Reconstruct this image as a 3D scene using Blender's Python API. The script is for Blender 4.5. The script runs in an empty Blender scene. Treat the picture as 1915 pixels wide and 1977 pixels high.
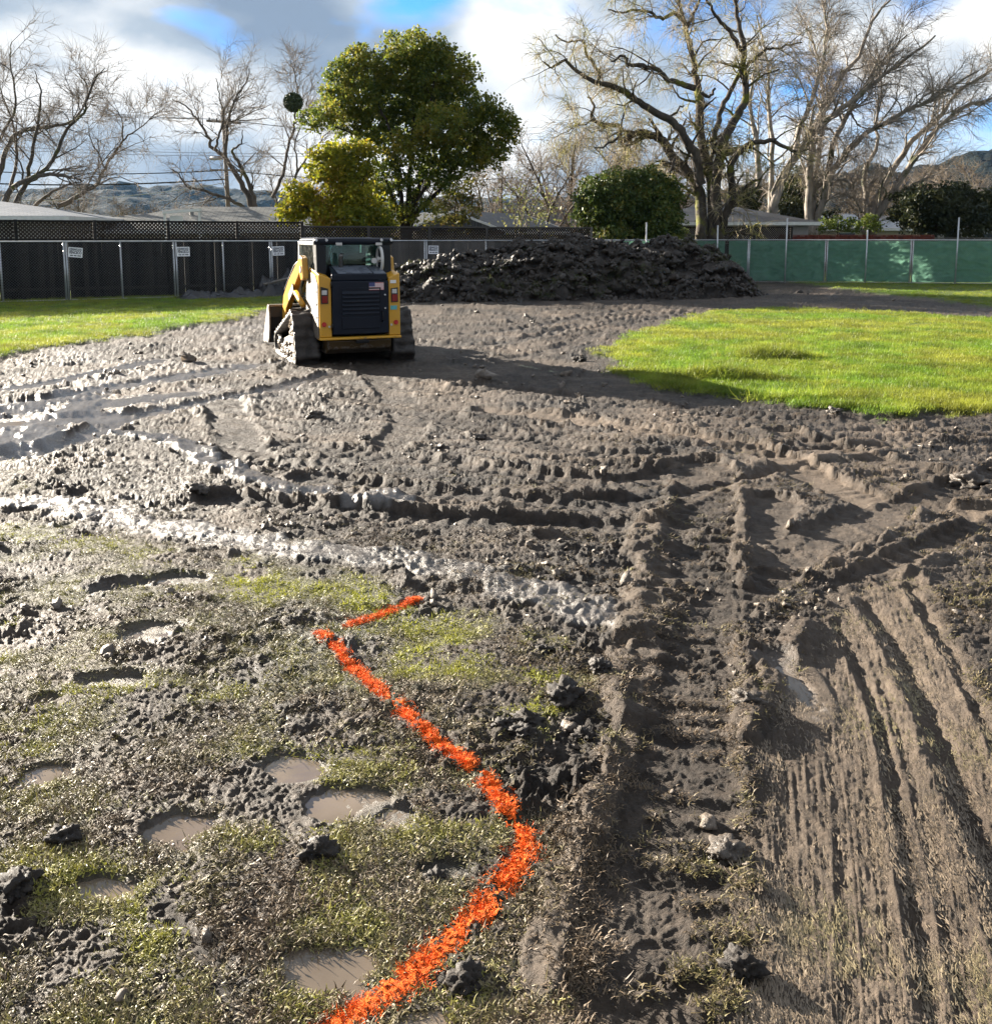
import bpy, bmesh, math, random
import numpy as np
from mathutils import Vector, Matrix

# ------------------------------------------------------------------ camera
S = bpy.context.scene
COL = S.collection
F, CX, CY, CAMH, PITCH = 1844.0, 957.5, 701.0, 2.0, math.radians(7.6)
cam = bpy.data.cameras.new("camera")
cam.sensor_fit = 'HORIZONTAL'; cam.sensor_width = 36.0
cam.lens = 36.0 * F / 1915.0
cam.shift_y = -(988.5 - CY) / 1915.0
cam.clip_start = 0.05; cam.clip_end = 12000
camo = bpy.data.objects.new("camera", cam); COL.objects.link(camo)
camo.location = (0, 0, CAMH); camo.rotation_euler = (math.pi / 2 - PITCH, 0, 0)
S.camera = camo

# ------------------------------------------------------------------ sky, sun, exposure
SUN_EL = math.radians(16.8)
SUN_DIR = Vector((-0.80 * math.cos(SUN_EL), 0.60 * math.cos(SUN_EL), math.sin(SUN_EL))).normalized()
W = bpy.data.worlds.new("World"); S.world = W; W.use_nodes = True
nt = W.node_tree; nt.nodes.clear()
def wn(t, **k):
    n = nt.nodes.new(t)
    for a, b in k.items(): setattr(n, a, b)
    return n
def ramp(node, stops):
    cr = node.color_ramp
    while len(cr.elements) > 1: cr.elements.remove(cr.elements[-1])
    for i, (p, c) in enumerate(stops):
        e = cr.elements[0] if i == 0 else cr.elements.new(p)
        e.position = p; e.color = (c[0], c[1], c[2], 1) if isinstance(c, (tuple, list)) else (c, c, c, 1)
sky = wn('ShaderNodeTexSky', sky_type='NISHITA', sun_disc=False)
sky.sun_elevation = SUN_EL
sky.sun_rotation = math.atan2(SUN_DIR.x, SUN_DIR.y)
sky.altitude = 50; sky.air_density = 1.0; sky.dust_density = 0.6; sky.ozone_density = 1.6
bg = wn('ShaderNodeBackground'); bg.inputs[1].default_value = 0.06
tint = wn('ShaderNodeMix', data_type='RGBA', blend_type='MULTIPLY'); tint.inputs[0].default_value = 1
tint.inputs[7].default_value = (0.17, 0.44, 0.86, 1)
nt.links.new(sky.outputs[0], tint.inputs[6]); nt.links.new(tint.outputs[2], bg.inputs[0])
tc = wn('ShaderNodeTexCoord')
mp = wn('ShaderNodeMapping'); mp.inputs[1].default_value = (-0.416, 0.521, 1.427); mp.inputs[3].default_value = (1.0, 1.0, 1.9)
nt.links.new(tc.outputs['Generated'], mp.inputs[0])
n1 = wn('ShaderNodeTexNoise'); n1.inputs['Scale'].default_value = 5.2; n1.inputs['Detail'].default_value = 9
n1.inputs['Roughness'].default_value = 0.48; n1.inputs['Distortion'].default_value = 0.25
nt.links.new(mp.outputs[0], n1.inputs['Vector'])
r1 = wn('ShaderNodeValToRGB'); ramp(r1, [(0.315, 0.0), (0.455, 1.0)])
nt.links.new(n1.outputs[0], r1.inputs[0])
n2 = wn('ShaderNodeTexNoise'); n2.inputs['Scale'].default_value = 5.0; n2.inputs['Detail'].default_value = 8
n2.inputs['Roughness'].default_value = 0.44
mp2 = wn('ShaderNodeMapping'); mp2.inputs[1].default_value = (1.7, 0.4, 0.2); mp2.inputs[3].default_value = (1, 1, 1.8)
nt.links.new(tc.outputs['Generated'], mp2.inputs[0]); nt.links.new(mp2.outputs[0], n2.inputs['Vector'])
r2 = wn('ShaderNodeValToRGB'); ramp(r2, [(0.35, (0.20, 0.26, 0.35)), (0.47, (0.36, 0.42, 0.49)), (0.58, (0.80, 0.80, 0.79))])
nt.links.new(n2.outputs[0], r2.inputs[0])
bg2 = wn('ShaderNodeBackground'); bg2.inputs[1].default_value = 0.26
nt.links.new(r2.outputs[0], bg2.inputs[0])
mx = wn('ShaderNodeMixShader'); nt.links.new(r1.outputs[0], mx.inputs[0])
nt.links.new(bg.outputs[0], mx.inputs[1]); nt.links.new(bg2.outputs[0], mx.inputs[2])
wo = wn('ShaderNodeOutputWorld'); nt.links.new(mx.outputs[0], wo.inputs[0])
sl = bpy.data.lights.new("sun", 'SUN'); sl.energy = 5.0; sl.angle = math.radians(0.6); sl.color = (1.0, 0.90, 0.76)
slo = bpy.data.objects.new("sun", sl); COL.objects.link(slo)
slo.rotation_euler = SUN_DIR.to_track_quat('Z', 'Y').to_euler(); slo.location = (-40, 30, 30)
S.view_settings.view_transform = 'Standard'; S.view_settings.look = 'None'
S.view_settings.exposure = 2.48; S.view_settings.gamma = 1.0
S.cycles.use_denoising = True; S.render.filter_size = 1.15
S.cycles.max_bounces = 6; S.cycles.diffuse_bounces = 3; S.cycles.glossy_bounces = 3
S.cycles.transparent_max_bounces = 16; S.cycles.transmission_bounces = 4; S.cycles.volume_bounces = 1
S.cycles.sample_clamp_indirect = 6; S.cycles.caustics_reflective = False; S.cycles.caustics_refractive = False

# ------------------------------------------------------------------ pixel <-> world
CP, SP = math.cos(PITCH), math.sin(PITCH)
def ray(u, v):
    x = (u - CX) / F; y = (v - CY) / F
    return np.array([x, CP - y * SP, -SP - y * CP])
def PG(u, v, z=0.0):                    # photograph point -> point on the ground
    d = ray(u, v); t = (z - CAMH) / d[2]
    return np.array([d[0] * t, d[1] * t, z])
def PD(u, v, Y):                        # photograph point -> point at distance Y
    d = ray(u, v); t = Y / d[1]
    return np.array([d[0] * t, Y, CAMH + d[2] * t])

# ------------------------------------------------------------------ numpy noise
def _hash(ix, iy, seed):
    h = (ix.astype(np.int64) * 374761393 + iy.astype(np.int64) * 668265263 + seed * 974634777) & 0xffffffff
    h = ((h ^ (h >> 13)) * 1274126177) & 0xffffffff
    return (h ^ (h >> 16)) & 0xffff
_ANG = np.linspace(0, 2 * np.pi, 65536, endpoint=False)
_GX, _GY = np.cos(_ANG).astype(np.float32), np.sin(_ANG).astype(np.float32)
def pn(x, y, seed=0):
    x = np.asarray(x, np.float64); y = np.asarray(y, np.float64)
    fx, fy = np.floor(x), np.floor(y)
    ix, iy = fx.astype(np.int64), fy.astype(np.int64)
    dx, dy = (x - fx).astype(np.float32), (y - fy).astype(np.float32)
    ux = dx * dx * dx * (dx * (dx * 6 - 15) + 10); uy = dy * dy * dy * (dy * (dy * 6 - 15) + 10)
    def g(ox, oy):
        h = _hash(ix + ox, iy + oy, seed)
        return _GX[h] * (dx - ox) + _GY[h] * (dy - oy)
    a = g(0, 0); b = g(1, 0); c = g(0, 1); d = g(1, 1)
    return ((a + ux * (b - a)) * (1 - uy) + (c + ux * (d - c)) * uy) * 1.5
def fbm(x, y, o=4, seed=0, gain=0.5):
    r = 0; a = 1; f = 1
    for i in range(o):
        r = r + a * pn(x * f + 7.3 * i, y * f - 3.1 * i, seed + i); a *= gain; f *= 2.03
    return r
def sstep(a, b, x):
    t = np.clip((x - a) / (b - a), 0, 1); return t * t * (3 - 2 * t)

# ------------------------------------------------------------------ mesh helpers
def link(o, parent=None):
    COL.objects.link(o)
    if parent is not None: o.parent = parent
    return o
def tag(o, label=None, cat=None, group=None, kind=None):
    if label: o['label'] = label
    if cat: o['category'] = cat
    if group: o['group'] = group
    if kind: o['kind'] = kind
    return o
def empty(name, loc=(0, 0, 0), rz=0.0):
    o = bpy.data.objects.new(name, None); o.empty_display_size = 0.3
    o.location = loc; o.rotation_euler = (0, 0, rz); COL.objects.link(o); return o
def np_mesh(name, V, faces, mat=None, parent=None, smooth=True):
    """faces: list of (n,k) int arrays"""
    me = bpy.data.meshes.new(name)
    V = np.asarray(V, np.float32)
    me.vertices.add(len(V)); me.vertices.foreach_set('co', V.ravel())
    fl = [np.asarray(f, np.int32) for f in faces if len(f)]
    tot = np.concatenate([np.full(len(f), f.shape[1], np.int32) for f in fl])
    idx = np.concatenate([f.ravel() for f in fl])
    me.loops.add(len(idx)); me.loops.foreach_set('vertex_index', idx)
    me.polygons.add(len(tot))
    st = np.concatenate([[0], np.cumsum(tot)[:-1]]).astype(np.int32)
    me.polygons.foreach_set('loop_start', st); me.polygons.foreach_set('loop_total', tot)
    me.polygons.foreach_set('use_smooth', np.full(len(tot), smooth, bool))
    me.update(calc_edges=True)
    if mat: me.materials.append(mat)
    return link(bpy.data.objects.new(name, me), parent)
def fattr(o, name, arr):
    a = o.data.attributes.new(name, 'FLOAT', 'POINT'); a.data.foreach_set('value', np.asarray(arr, np.float32))
class MB:
    """collects boxes, prisms, tubes; build() links them as one mesh object"""
    def __init__(s): s.v = []; s.f = []
    def add(s, vs, fs):
        b = len(s.v); s.v += [tuple(map(float, v)) for v in vs]; s.f += [tuple(i + b for i in f) for f in fs]; return s
    def box(s, a, b):
        x0, y0, z0 = a; x1, y1, z1 = b
        return s.add([(x0,y0,z0),(x1,y0,z0),(x1,y1,z0),(x0,y1,z0),(x0,y0,z1),(x1,y0,z1),(x1,y1,z1),(x0,y1,z1)],
                     [(0,3,2,1),(4,5,6,7),(0,1,5,4),(1,2,6,5),(2,3,7,6),(3,0,4,7)])
    def prism(s, poly, x0, x1, ax=0):
        """poly in the two other axes (y,z) / (x,z) / (x,y), extruded along ax"""
        def mk(p, t):
            q = list(p); q.insert(ax, t); return tuple(q)
        n = len(poly); vs = [mk(p, x0) for p in poly] + [mk(p, x1) for p in poly]
        fs = [tuple(range(n)), tuple(range(2 * n - 1, n - 1, -1))] + [(i, i + n, (i + 1) % n + n, (i + 1) % n) for i in range(n)]
        return s.add(vs, fs)
    def tube(s, pts, r, n=8, cap=True):
        pts = [Vector(p) for p in pts]
        rr = r if isinstance(r, (list, tuple)) else [r] * len(pts)
        vs = []
        for i, p in enumerate(pts):
            t = (pts[min(i + 1, len(pts) - 1)] - pts[max(i - 1, 0)]).normalized()
            a = t.orthogonal().normalized() if i == 0 else (a - t * a.dot(t)).normalized()
            b = t.cross(a)
            for k in range(n):
                th = 2 * math.pi * k / n
                vs.append(p + (a * math.cos(th) + b * math.sin(th)) * rr[i])
        fs = [(i * n + k, i * n + (k + 1) % n, (i + 1) * n + (k + 1) % n, (i + 1) * n + k) for i in range(len(pts) - 1) for k in range(n)]
        if cap: fs += [tuple(range(n - 1, -1, -1)), tuple(range((len(pts) - 1) * n, len(pts) * n))]
        return s.add(vs, fs)
    def build(s, name, mat, parent=None, bevel=0.0, smooth=False):
        me = bpy.data.meshes.new(name); me.from_pydata(s.v, [], s.f)
        if mat: me.materials.append(mat)
        bm = bmesh.new(); bm.from_mesh(me); bmesh.ops.recalc_face_normals(bm, faces=bm.faces)
        bm.to_mesh(me); bm.free()
        if smooth: me.polygons.foreach_set('use_smooth', [True] * len(me.polygons))
        o = link(bpy.data.objects.new(name, me), parent)
        if bevel:
            m = o.modifiers.new('bevel', 'BEVEL'); m.width = bevel; m.segments = 2; m.limit_method = 'ANGLE'
        return o

# ------------------------------------------------------------------ materials
class NT:
    def __init__(s, name):
        s.m = bpy.data.materials.new(name); s.m.use_nodes = True; s.t = s.m.node_tree; s.t.nodes.clear()
        s.out = s.n('ShaderNodeOutputMaterial')
    def n(s, t, **k):
        x = s.t.nodes.new(t)
        for a, b in k.items(): setattr(x, a, b)
        return x
    def l(s, a, b): s.t.links.new(a, b)
    def coord(s, obj=True): 
        return s.n('ShaderNodeTexCoord').outputs['Object' if obj else 'Generated']
    def geo(s): return s.n('ShaderNodeNewGeometry').outputs['Position']
    def noise(s, vec, scale, detail=5, rough=0.55, dist=0.0):
        x = s.n('ShaderNodeTexNoise'); x.inputs['Scale'].default_value = scale; x.inputs['Detail'].default_value = detail
        x.inputs['Roughness'].default_value = rough; x.inputs['Distortion'].default_value = dist
        if vec is not None: s.l(vec, x.inputs['Vector'])
        return x.outputs[0]
    def scale(s, vec, sc):
        x = s.n('ShaderNodeMapping'); x.inputs[3].default_value = sc; s.l(vec, x.inputs[0]); return x.outputs[0]
    def ramp(s, fac, stops):
        x = s.n('ShaderNodeValToRGB'); ramp(x, stops); s.l(fac, x.inputs[0]); return x.outputs[0]
    def mix(s, fac, a, b, mode='MIX'):
        x = s.n('ShaderNodeMix', data_type='RGBA', blend_type=mode)
        for i, v in ((0, fac), (6, a), (7, b)):
            if isinstance(v, (int, float)): x.inputs[i].default_value = v if i == 0 else (v, v, v, 1)
            elif isinstance(v, (tuple, list)): x.inputs[i].default_value = (*v[:3], 1)
            else: s.l(v, x.inputs[i])
        return x.outputs[2]
    def math(s, op, a, b=0.0, clamp=False):
        x = s.n('ShaderNodeMath', operation=op, use_clamp=clamp)
        for i, v in ((0, a), (1, b)):
            if isinstance(v, (int, float)): x.inputs[i].default_value = v
            else: s.l(v, x.inputs[i])
        return x.outputs[0]
    def attr(s, name, kind='GEOMETRY'):
        return s.n('ShaderNodeAttribute', attribute_name=name, attribute_type=kind).outputs['Fac']
    def bump(s, h, strength=0.3, dist=0.02, nrm=None):
        x = s.n('ShaderNodeBump'); x.inputs['Strength'].default_value = strength; x.inputs['Distance'].default_value = dist
        s.l(h, x.inputs['Height'])
        if nrm is not None: s.l(nrm, x.inputs['Normal'])
        return x.outputs[0]
    def bsdf(s, col, rough=0.6, nrm=None, metal=0.0, spec=0.5, link=True, **k):
        p = s.n('ShaderNodeBsdfPrincipled')
        for nm, v in (('Base Color', col), ('Roughness', rough), ('Metallic', metal), ('Specular IOR Level', spec)):
            if isinstance(v, (int, float)): p.inputs[nm].default_value = v
            elif isinstance(v, (tuple, list)): p.inputs[nm].default_value = (*v[:3], 1)
            else: s.l(v, p.inputs[nm])
        for nm, v in k.items(): p.inputs[nm].default_value = v
        if nrm is not None: s.l(nrm, p.inputs['Normal'])
        if link: s.l(p.outputs[0], s.out.inputs[0])
        return p.outputs[0]
def simple(name, col, rough=0.6, var=0.25, sc=6.0, metal=0.0, bump=0.0, spec=0.5, bsc=40):
    t = NT(name); c = t.coord(); n = t.noise(c, sc, 6)
    lo = tuple(x * (1 - var) for x in col); hi = tuple(min(1, x * (1 + var)) for x in col)
    col2 = t.ramp(n, [(0.3, lo), (0.7, hi)])
    nr = t.bump(t.noise(c, bsc, 4), bump, 0.02) if bump else None
    rg = t.math('MULTIPLY_ADD', n, 0.25); rg.node.inputs[2].default_value = rough - 0.12
    t.bsdf(col2, rg, nr, metal, spec)
    return t.m
RNG = np.random.default_rng(11)
random.seed(7)
# ================================================================== GROUND
K = 1915 / 1899.0
def gpoly(pts): return np.array([PG(u * K, v * K)[:2] for u, v in pts])
def catmull(p, n=6):
    p = np.asarray(p, float)
    if len(p) < 3: return p
    q = np.vstack([2 * p[0] - p[1], p, 2 * p[-1] - p[-2]]); out = []
    for i in range(1, len(q) - 2):
        for t in np.linspace(0, 1, n, endpoint=False):
            a, b, c, d = q[i - 1], q[i], q[i + 1], q[i + 2]
            out.append(0.5 * (2 * b + (c - a) * t + (2 * a - 5 * b + 4 * c - d) * t * t + (3 * b - a - 3 * c + d) * t ** 3))
    out.append(p[-1]); return np.array(out)
def seg_dist(x, y, pl):
    """nearest distance (signed to the side), arc length along a polyline"""
    best = np.full(x.shape, 1e9); sd = np.zeros(x.shape); ar = np.zeros(x.shape); acc = 0.0
    for i in range(len(pl) - 1):
        ax, ay = pl[i]; bx, by = pl[i + 1]; dx, dy = bx - ax, by - ay; L = math.hypot(dx, dy) + 1e-9
        t = np.clip(((x - ax) * dx + (y - ay) * dy) / (L * L), 0, 1)
        ex, ey = x - ax - t * dx, y - ay - t * dy
        d = np.hypot(ex, ey); m = d < best
        best = np.where(m, d, best); sd = np.where(m, np.sign(dx * ey - dy * ex) * d, sd); ar = np.where(m, acc + t * L, ar); acc += L
    return best, sd, ar
def poly_sd(x, y, poly):
    """signed distance, positive inside"""
    pl = np.vstack([poly, poly[:1]])
    d, _, _ = seg_dist(x, y, pl)
    ins = np.zeros(x.shape, bool)
    for i in range(len(pl) - 1):
        (ax, ay), (bx, by) = pl[i], pl[i + 1]
        if ay == by: continue
        c = ((ay > y) != (by > y)) & (x < (bx - ax) * (y - ay) / (by - ay) + ax)
        ins ^= c
    return np.where(ins, d, -d)
# fence lines (metres): left/back run, then the run with green cloth
FA, FB, FC = np.array([-30.0, 20.4]), np.array([9.9, 41.3]), np.array([34.0, 36.9])
LAWNS = [gpoly([(1157,690),(1165,660),(1200,640),(1280,615),(1370,596),(1450,589),(1580,590),(1720,597),(1899,610),(2500,650),
                (2500,810),(1899,797),(1800,800),(1700,797),(1600,787),(1500,774),(1400,766),(1300,750),(1230,735),(1180,712)]),
         np.vstack([gpoly([(1560,548),(1620,556),(1700,566),(1800,578),(1899,589),(2300,615)]), [[40, 30], [40, 70], [11.5, 70]]]),
         np.vstack([gpoly([(-500,760),(-200,718),(0,690),(120,670),(220,651),(330,633),(430,616),(500,601),(545,590),(575,577)]), [[-5, 60], [-60, 60], [-60, 15]]])]
GREEN = [(gpoly([(-300,1000),(0,1005),(560,1085),(900,1380),(1040,1600),(1010,2100),(-300,2100)]), 0.58, 0.70),
         (gpoly([(400,1090),(480,1066),(560,1078),(700,1105),(800,1150),(950,1200),(1130,1250),(1160,1300),(1050,1365),(930,1375),(850,1340),(740,1290),(600,1215),(470,1195),(390,1150)]), 1.0, 0.9),
         (gpoly([(-300,995),(0,1000),(150,1000),(330,1050),(380,1080),(200,1075),(-300,1060)]), 0.85, 0.85),
         (gpoly([(-300,1130),(0,1140),(120,1190),(110,1300),(0,1340),(-300,1330)]), 0.9, 0.95),
         (gpoly([(-200,1300),(100,1290),(380,1320),(480,1390),(420,1500),(560,1560),(420,1640),(200,1600),(-200,1650)]), 0.6, 0.6),
         (gpoly([(480,1480),(700,1500),(950,1560),(960,1640),(780,1760),(520,1740),(430,1600)]), 0.55, 0.5),
         (gpoly([(100,1700),(420,1680),(700,1760),(620,1850),(350,1950),(80,1990)]), 0.4, 0.45),
         (gpoly([(700,1900),(820,1780),(1000,1720),(1030,1800),(900,1950),(760,2050)]), 0.6, 0.5),
         (gpoly([(-100,850),(60,865),(100,900),(80,950),(-100,950)]), 0.4, 0.55)]
COMB = gpoly([(1640,1110),(1760,1090),(1850,1250),(1960,1500),(2100,2100),(1390,2100),(1420,1650),(1440,1420),(1540,1220)])
COMBC = gpoly([(1640,1100),(1700,1350),(1740,1600),(1770,1850),(1790,2100)])
# ruts: points, width m, depth, berm height, lug height, lug pitch, roughness inside, wet, dry
TR = [
 ([(880,640),(1000,628),(1150,600),(1300,582),(1500,572),(1700,582),(1960,604)], 0.45,.05,.06,.02,.16,.35,.5,.1),
 ([(860,600),(1000,596),(1150,585),(1330,568),(1500,558),(1640,562)], 0.45,.05,.05,.02,.16,.4,.3,.1),
 ([(820,660),(920,660),(1020,645),(1120,618)], 0.42,.06,.06,.02,.16,.4,.5,.1),
 ([(800,700),(950,690),(1060,668),(1140,640)], 0.42,.06,.06,.02,.16,.4,.4,.2),
 ([(560,690),(420,706),(250,735),(60,768),(-200,800)], 0.45,.06,.08,.02,.16,.35,.8,.0),
 ([(610,690),(540,660),(470,640),(390,640)], 0.40,.05,.06,.02,.16,.5,.5,.0),
 ([(640,715),(520,745),(380,772),(240,800),(120,850),(-100,880)], 0.42,.07,.09,.02,.16,.4,.9,.0),
 ([(300,690),(200,710),(60,738),(-200,765)], 0.40,.04,.06,.015,.16,.3,1.0,.0),
 ([(200,800),(110,808),(0,812),(-200,820)], 0.55,.02,.05,.01,.16,.2,1.0,.0),
 ([(430,770),(450,820),(480,880)], 0.50,.06,.07,.025,.13,.2,.3,.1),
 ([(700,700),(760,760),(780,820),(700,870),(560,880)], 0.45,.04,.05,.02,.14,.45,.3,.2),
 ([(560,850),(800,878),(1050,915),(1200,925),(1350,893)], 0.45,.08,.09,.02,.15,.6,.2,.1),
 ([(600,915),(900,950),(1150,962),(1300,940)], 0.40,.06,.08,.02,.15,.6,.2,.1),
 ([(420,955),(700,985),(1000,1005),(1270,1012)], 0.42,.08,.09,.02,.15,.5,.3,.1),
 ([(640,760),(820,790),(1000,840),(1150,870),(1300,870)], 0.45,.05,.07,.02,.15,.6,.1,.2),
 ([(1899,780),(1700,805),(1480,800),(1280,780),(1100,760),(900,740)], 0.45,.05,.07,.02,.15,.7,.1,.2),
 ([(940,783),(1100,800),(1250,825),(1400,848),(1500,880),(1580,925),(1700,965),(1899,985)], 0.46,.07,.07,.012,.12,.10,.05,.9),
 ([(1500,830),(1640,870),(1760,900),(1960,925)], 0.42,.06,.08,.015,.13,.35,.1,.5),
 ([(1960,890),(1760,960),(1600,1035),(1480,1090),(1380,1160)], 0.36,.08,.10,.02,.15,.5,.05,.3),
 ([(1960,985),(1820,1030),(1700,1085),(1600,1140)], 0.24,.06,.10,.02,.15,.5,.0,.3),
 ([(1480,960),(1440,1030),(1500,1060),(1600,1010),(1680,980)], 0.40,.05,.05,.012,.15,.25,.2,.4),
 ([(1355,900),(1345,1000),(1330,1100),(1310,1250),(1300,1400),(1290,1600),(1280,1800),(1270,2100)], 0.48,.045,.09,.02,.14,.45,.0,.25),
]
TRK = [(catmull(gpoly(t[0])),) + t[1:] for t in TR]
# raised, smeared bands of wet slurry: points, width, height
SM = [([(-200,945),(0,962),(150,975),(350,1020),(560,1058),(760,1075),(950,1120),(1100,1162),(1210,1200)], 0.36, .05, .80, .1),
      ([(-200,815),(0,790),(90,770),(200,745),(330,725),(470,700)], 0.6, .02, 1.0, .0),
      ([(-200,880),(0,840),(120,800),(240,770),(360,755)], 0.5, .02, 1.0, .0),
      ([(0,850),(60,850),(100,820),(180,760)], 0.45, .04, 1.0, .0),
      ([(230,830),(330,840),(420,890),(520,930),(640,950),(780,965)], 0.26, .06, .9, .0),
      ([(1240,1000),(1250,1100),(1225,1220),(1180,1350)], 0.28, .06, .15, .6),  # pale ridge, its lit crest put into the colour
      ([(1180,1330),(1200,1400),(1140,1550),(1080,1700),(1030,1880)], 0.12, .06, .1, .6),
      ([(1430,940),(1415,1060),(1425,1110)], 0.10, .08, .1, .6),
      ([(1540,1200),(1480,1300),(1430,1400)], 0.16, .08, .1, .6),
      ([(480,1980),(300,1700)], 0.05, .0, .1, .1)]
SMK = [(catmull(gpoly(t[0])),) + t[1:] for t in SM]
# narrow drag lines in the combed strip: points, width, depth, lip
GR = [([(1600,1185),(1650,1290),(1690,1400),(1725,1600),(1760,1800),(1800,2050)], .05, .035, .03),
      ([(1660,1150),(1730,1260),(1800,1400),(1850,1530),(1920,1700),(2000,1950)], .11, .06, .045),
      ([(1740,1120),(1850,1300),(1960,1520)], .06, .03, .04),
      ([(1560,1260),(1600,1500),(1620,1800),(1625,2050)], .04, .008, .008),
      ([(1500,1400),(1510,1700),(1500,2050)], .05, .008, .008),
      ([(1690,1300),(1770,1560),(1830,1850),(1860,2050)], .04, .012, .01)]
GRK = [(catmull(gpoly(t[0])),) + t[1:] for t in GR]
# sweeping tread lines: families of curves between two boundary curves
def family(A, B, n, seed, amp=1.3):
    r = np.random.default_rng(seed); a, b = catmull(gpoly(A), 5), catmull(gpoly(B), 5); out = []
    res = lambda p, m: np.stack([np.interp(np.linspace(0, 1, m), np.linspace(0, 1, len(p)), p[:, k]) for k in (0, 1)], -1)
    a, b = res(a, 30), res(b, 30)
    for i in range(n):
        t0, t1 = np.clip(np.sort(r.uniform(-.15, 1.15, 2)), 0, 1); t = (i + r.uniform(-.3, .3)) / (n - 1); i0, i1 = (0, 30) if r.uniform() < .5 else (int(t0 * 29), max(int(t1 * 29), int(t0 * 29) + 6))
        out.append(((a * (1 - t) + b * t)[i0:i1], r.uniform(.025, .07), r.choice([-1, 1], p=[.4, .6]) * r.uniform(.010, .026) * amp))
    return [o for o in out if len(o[0]) > 2]
FAM = (family([(-150,745),(150,712),(400,690),(650,722),(900,745),(1200,790),(1550,815),(1960,830)], [(-150,900),(150,880),(420,905),(700,960),(950,1010),(1150,1020),(1330,960),(1450,900)], 30, 1)
     + family([(840,600),(980,600),(1150,588),(1330,570),(1500,560),(1700,572),(1960,592)], [(800,690),(920,685),(1040,670),(1130,640),(1200,622),(1300,600),(1420,582)], 18, 2, 2.2)
     + family([(560,640),(450,640),(330,655),(150,685),(-150,730)], [(640,720),(500,730),(330,750),(150,770),(-150,815)], 10, 3, 1.8)
     + family([(1000,770),(1200,800),(1450,830),(1700,840),(1960,860)], [(1150,880),(1400,900),(1600,950),(1800,960),(1960,965)], 9, 4))
PUD = [(585,1868,112,60), (835,1965,75,26), (545,1468,62,30), (230,1120,60,14), (190,1690,60,28), (330,1590,80,30), (75,1480,40,22), (290,1210,50,16),
       (215,1305,55,14), (660,1530,60,26), (760,1570,40,22), (470,1770,30,22), (1510,1290,30,40), (100,1340,40,12), (340,1110,40,10),
       (0,810,70,26), (380,745,40,8), (850,1655,40,18)]
PUDW = []
for (u, v, ru, rv) in PUD:
    c = PG(u * K, v * K); a = PG((u + ru) * K, v * K); b1 = PG(u * K, (v - rv) * K); b2 = PG(u * K, (v + rv) * K)
    PUDW.append((c[0], c[1], abs(a[0] - c[0]), (b1[1] - b2[1]) / 2))
PZ = -0.013
def near(pl, x, y, mg):
    return (x > pl[:, 0].min() - mg) & (x < pl[:, 0].max() + mg) & (y > pl[:, 1].min() - mg) & (y < pl[:, 1].max() + mg)
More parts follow.
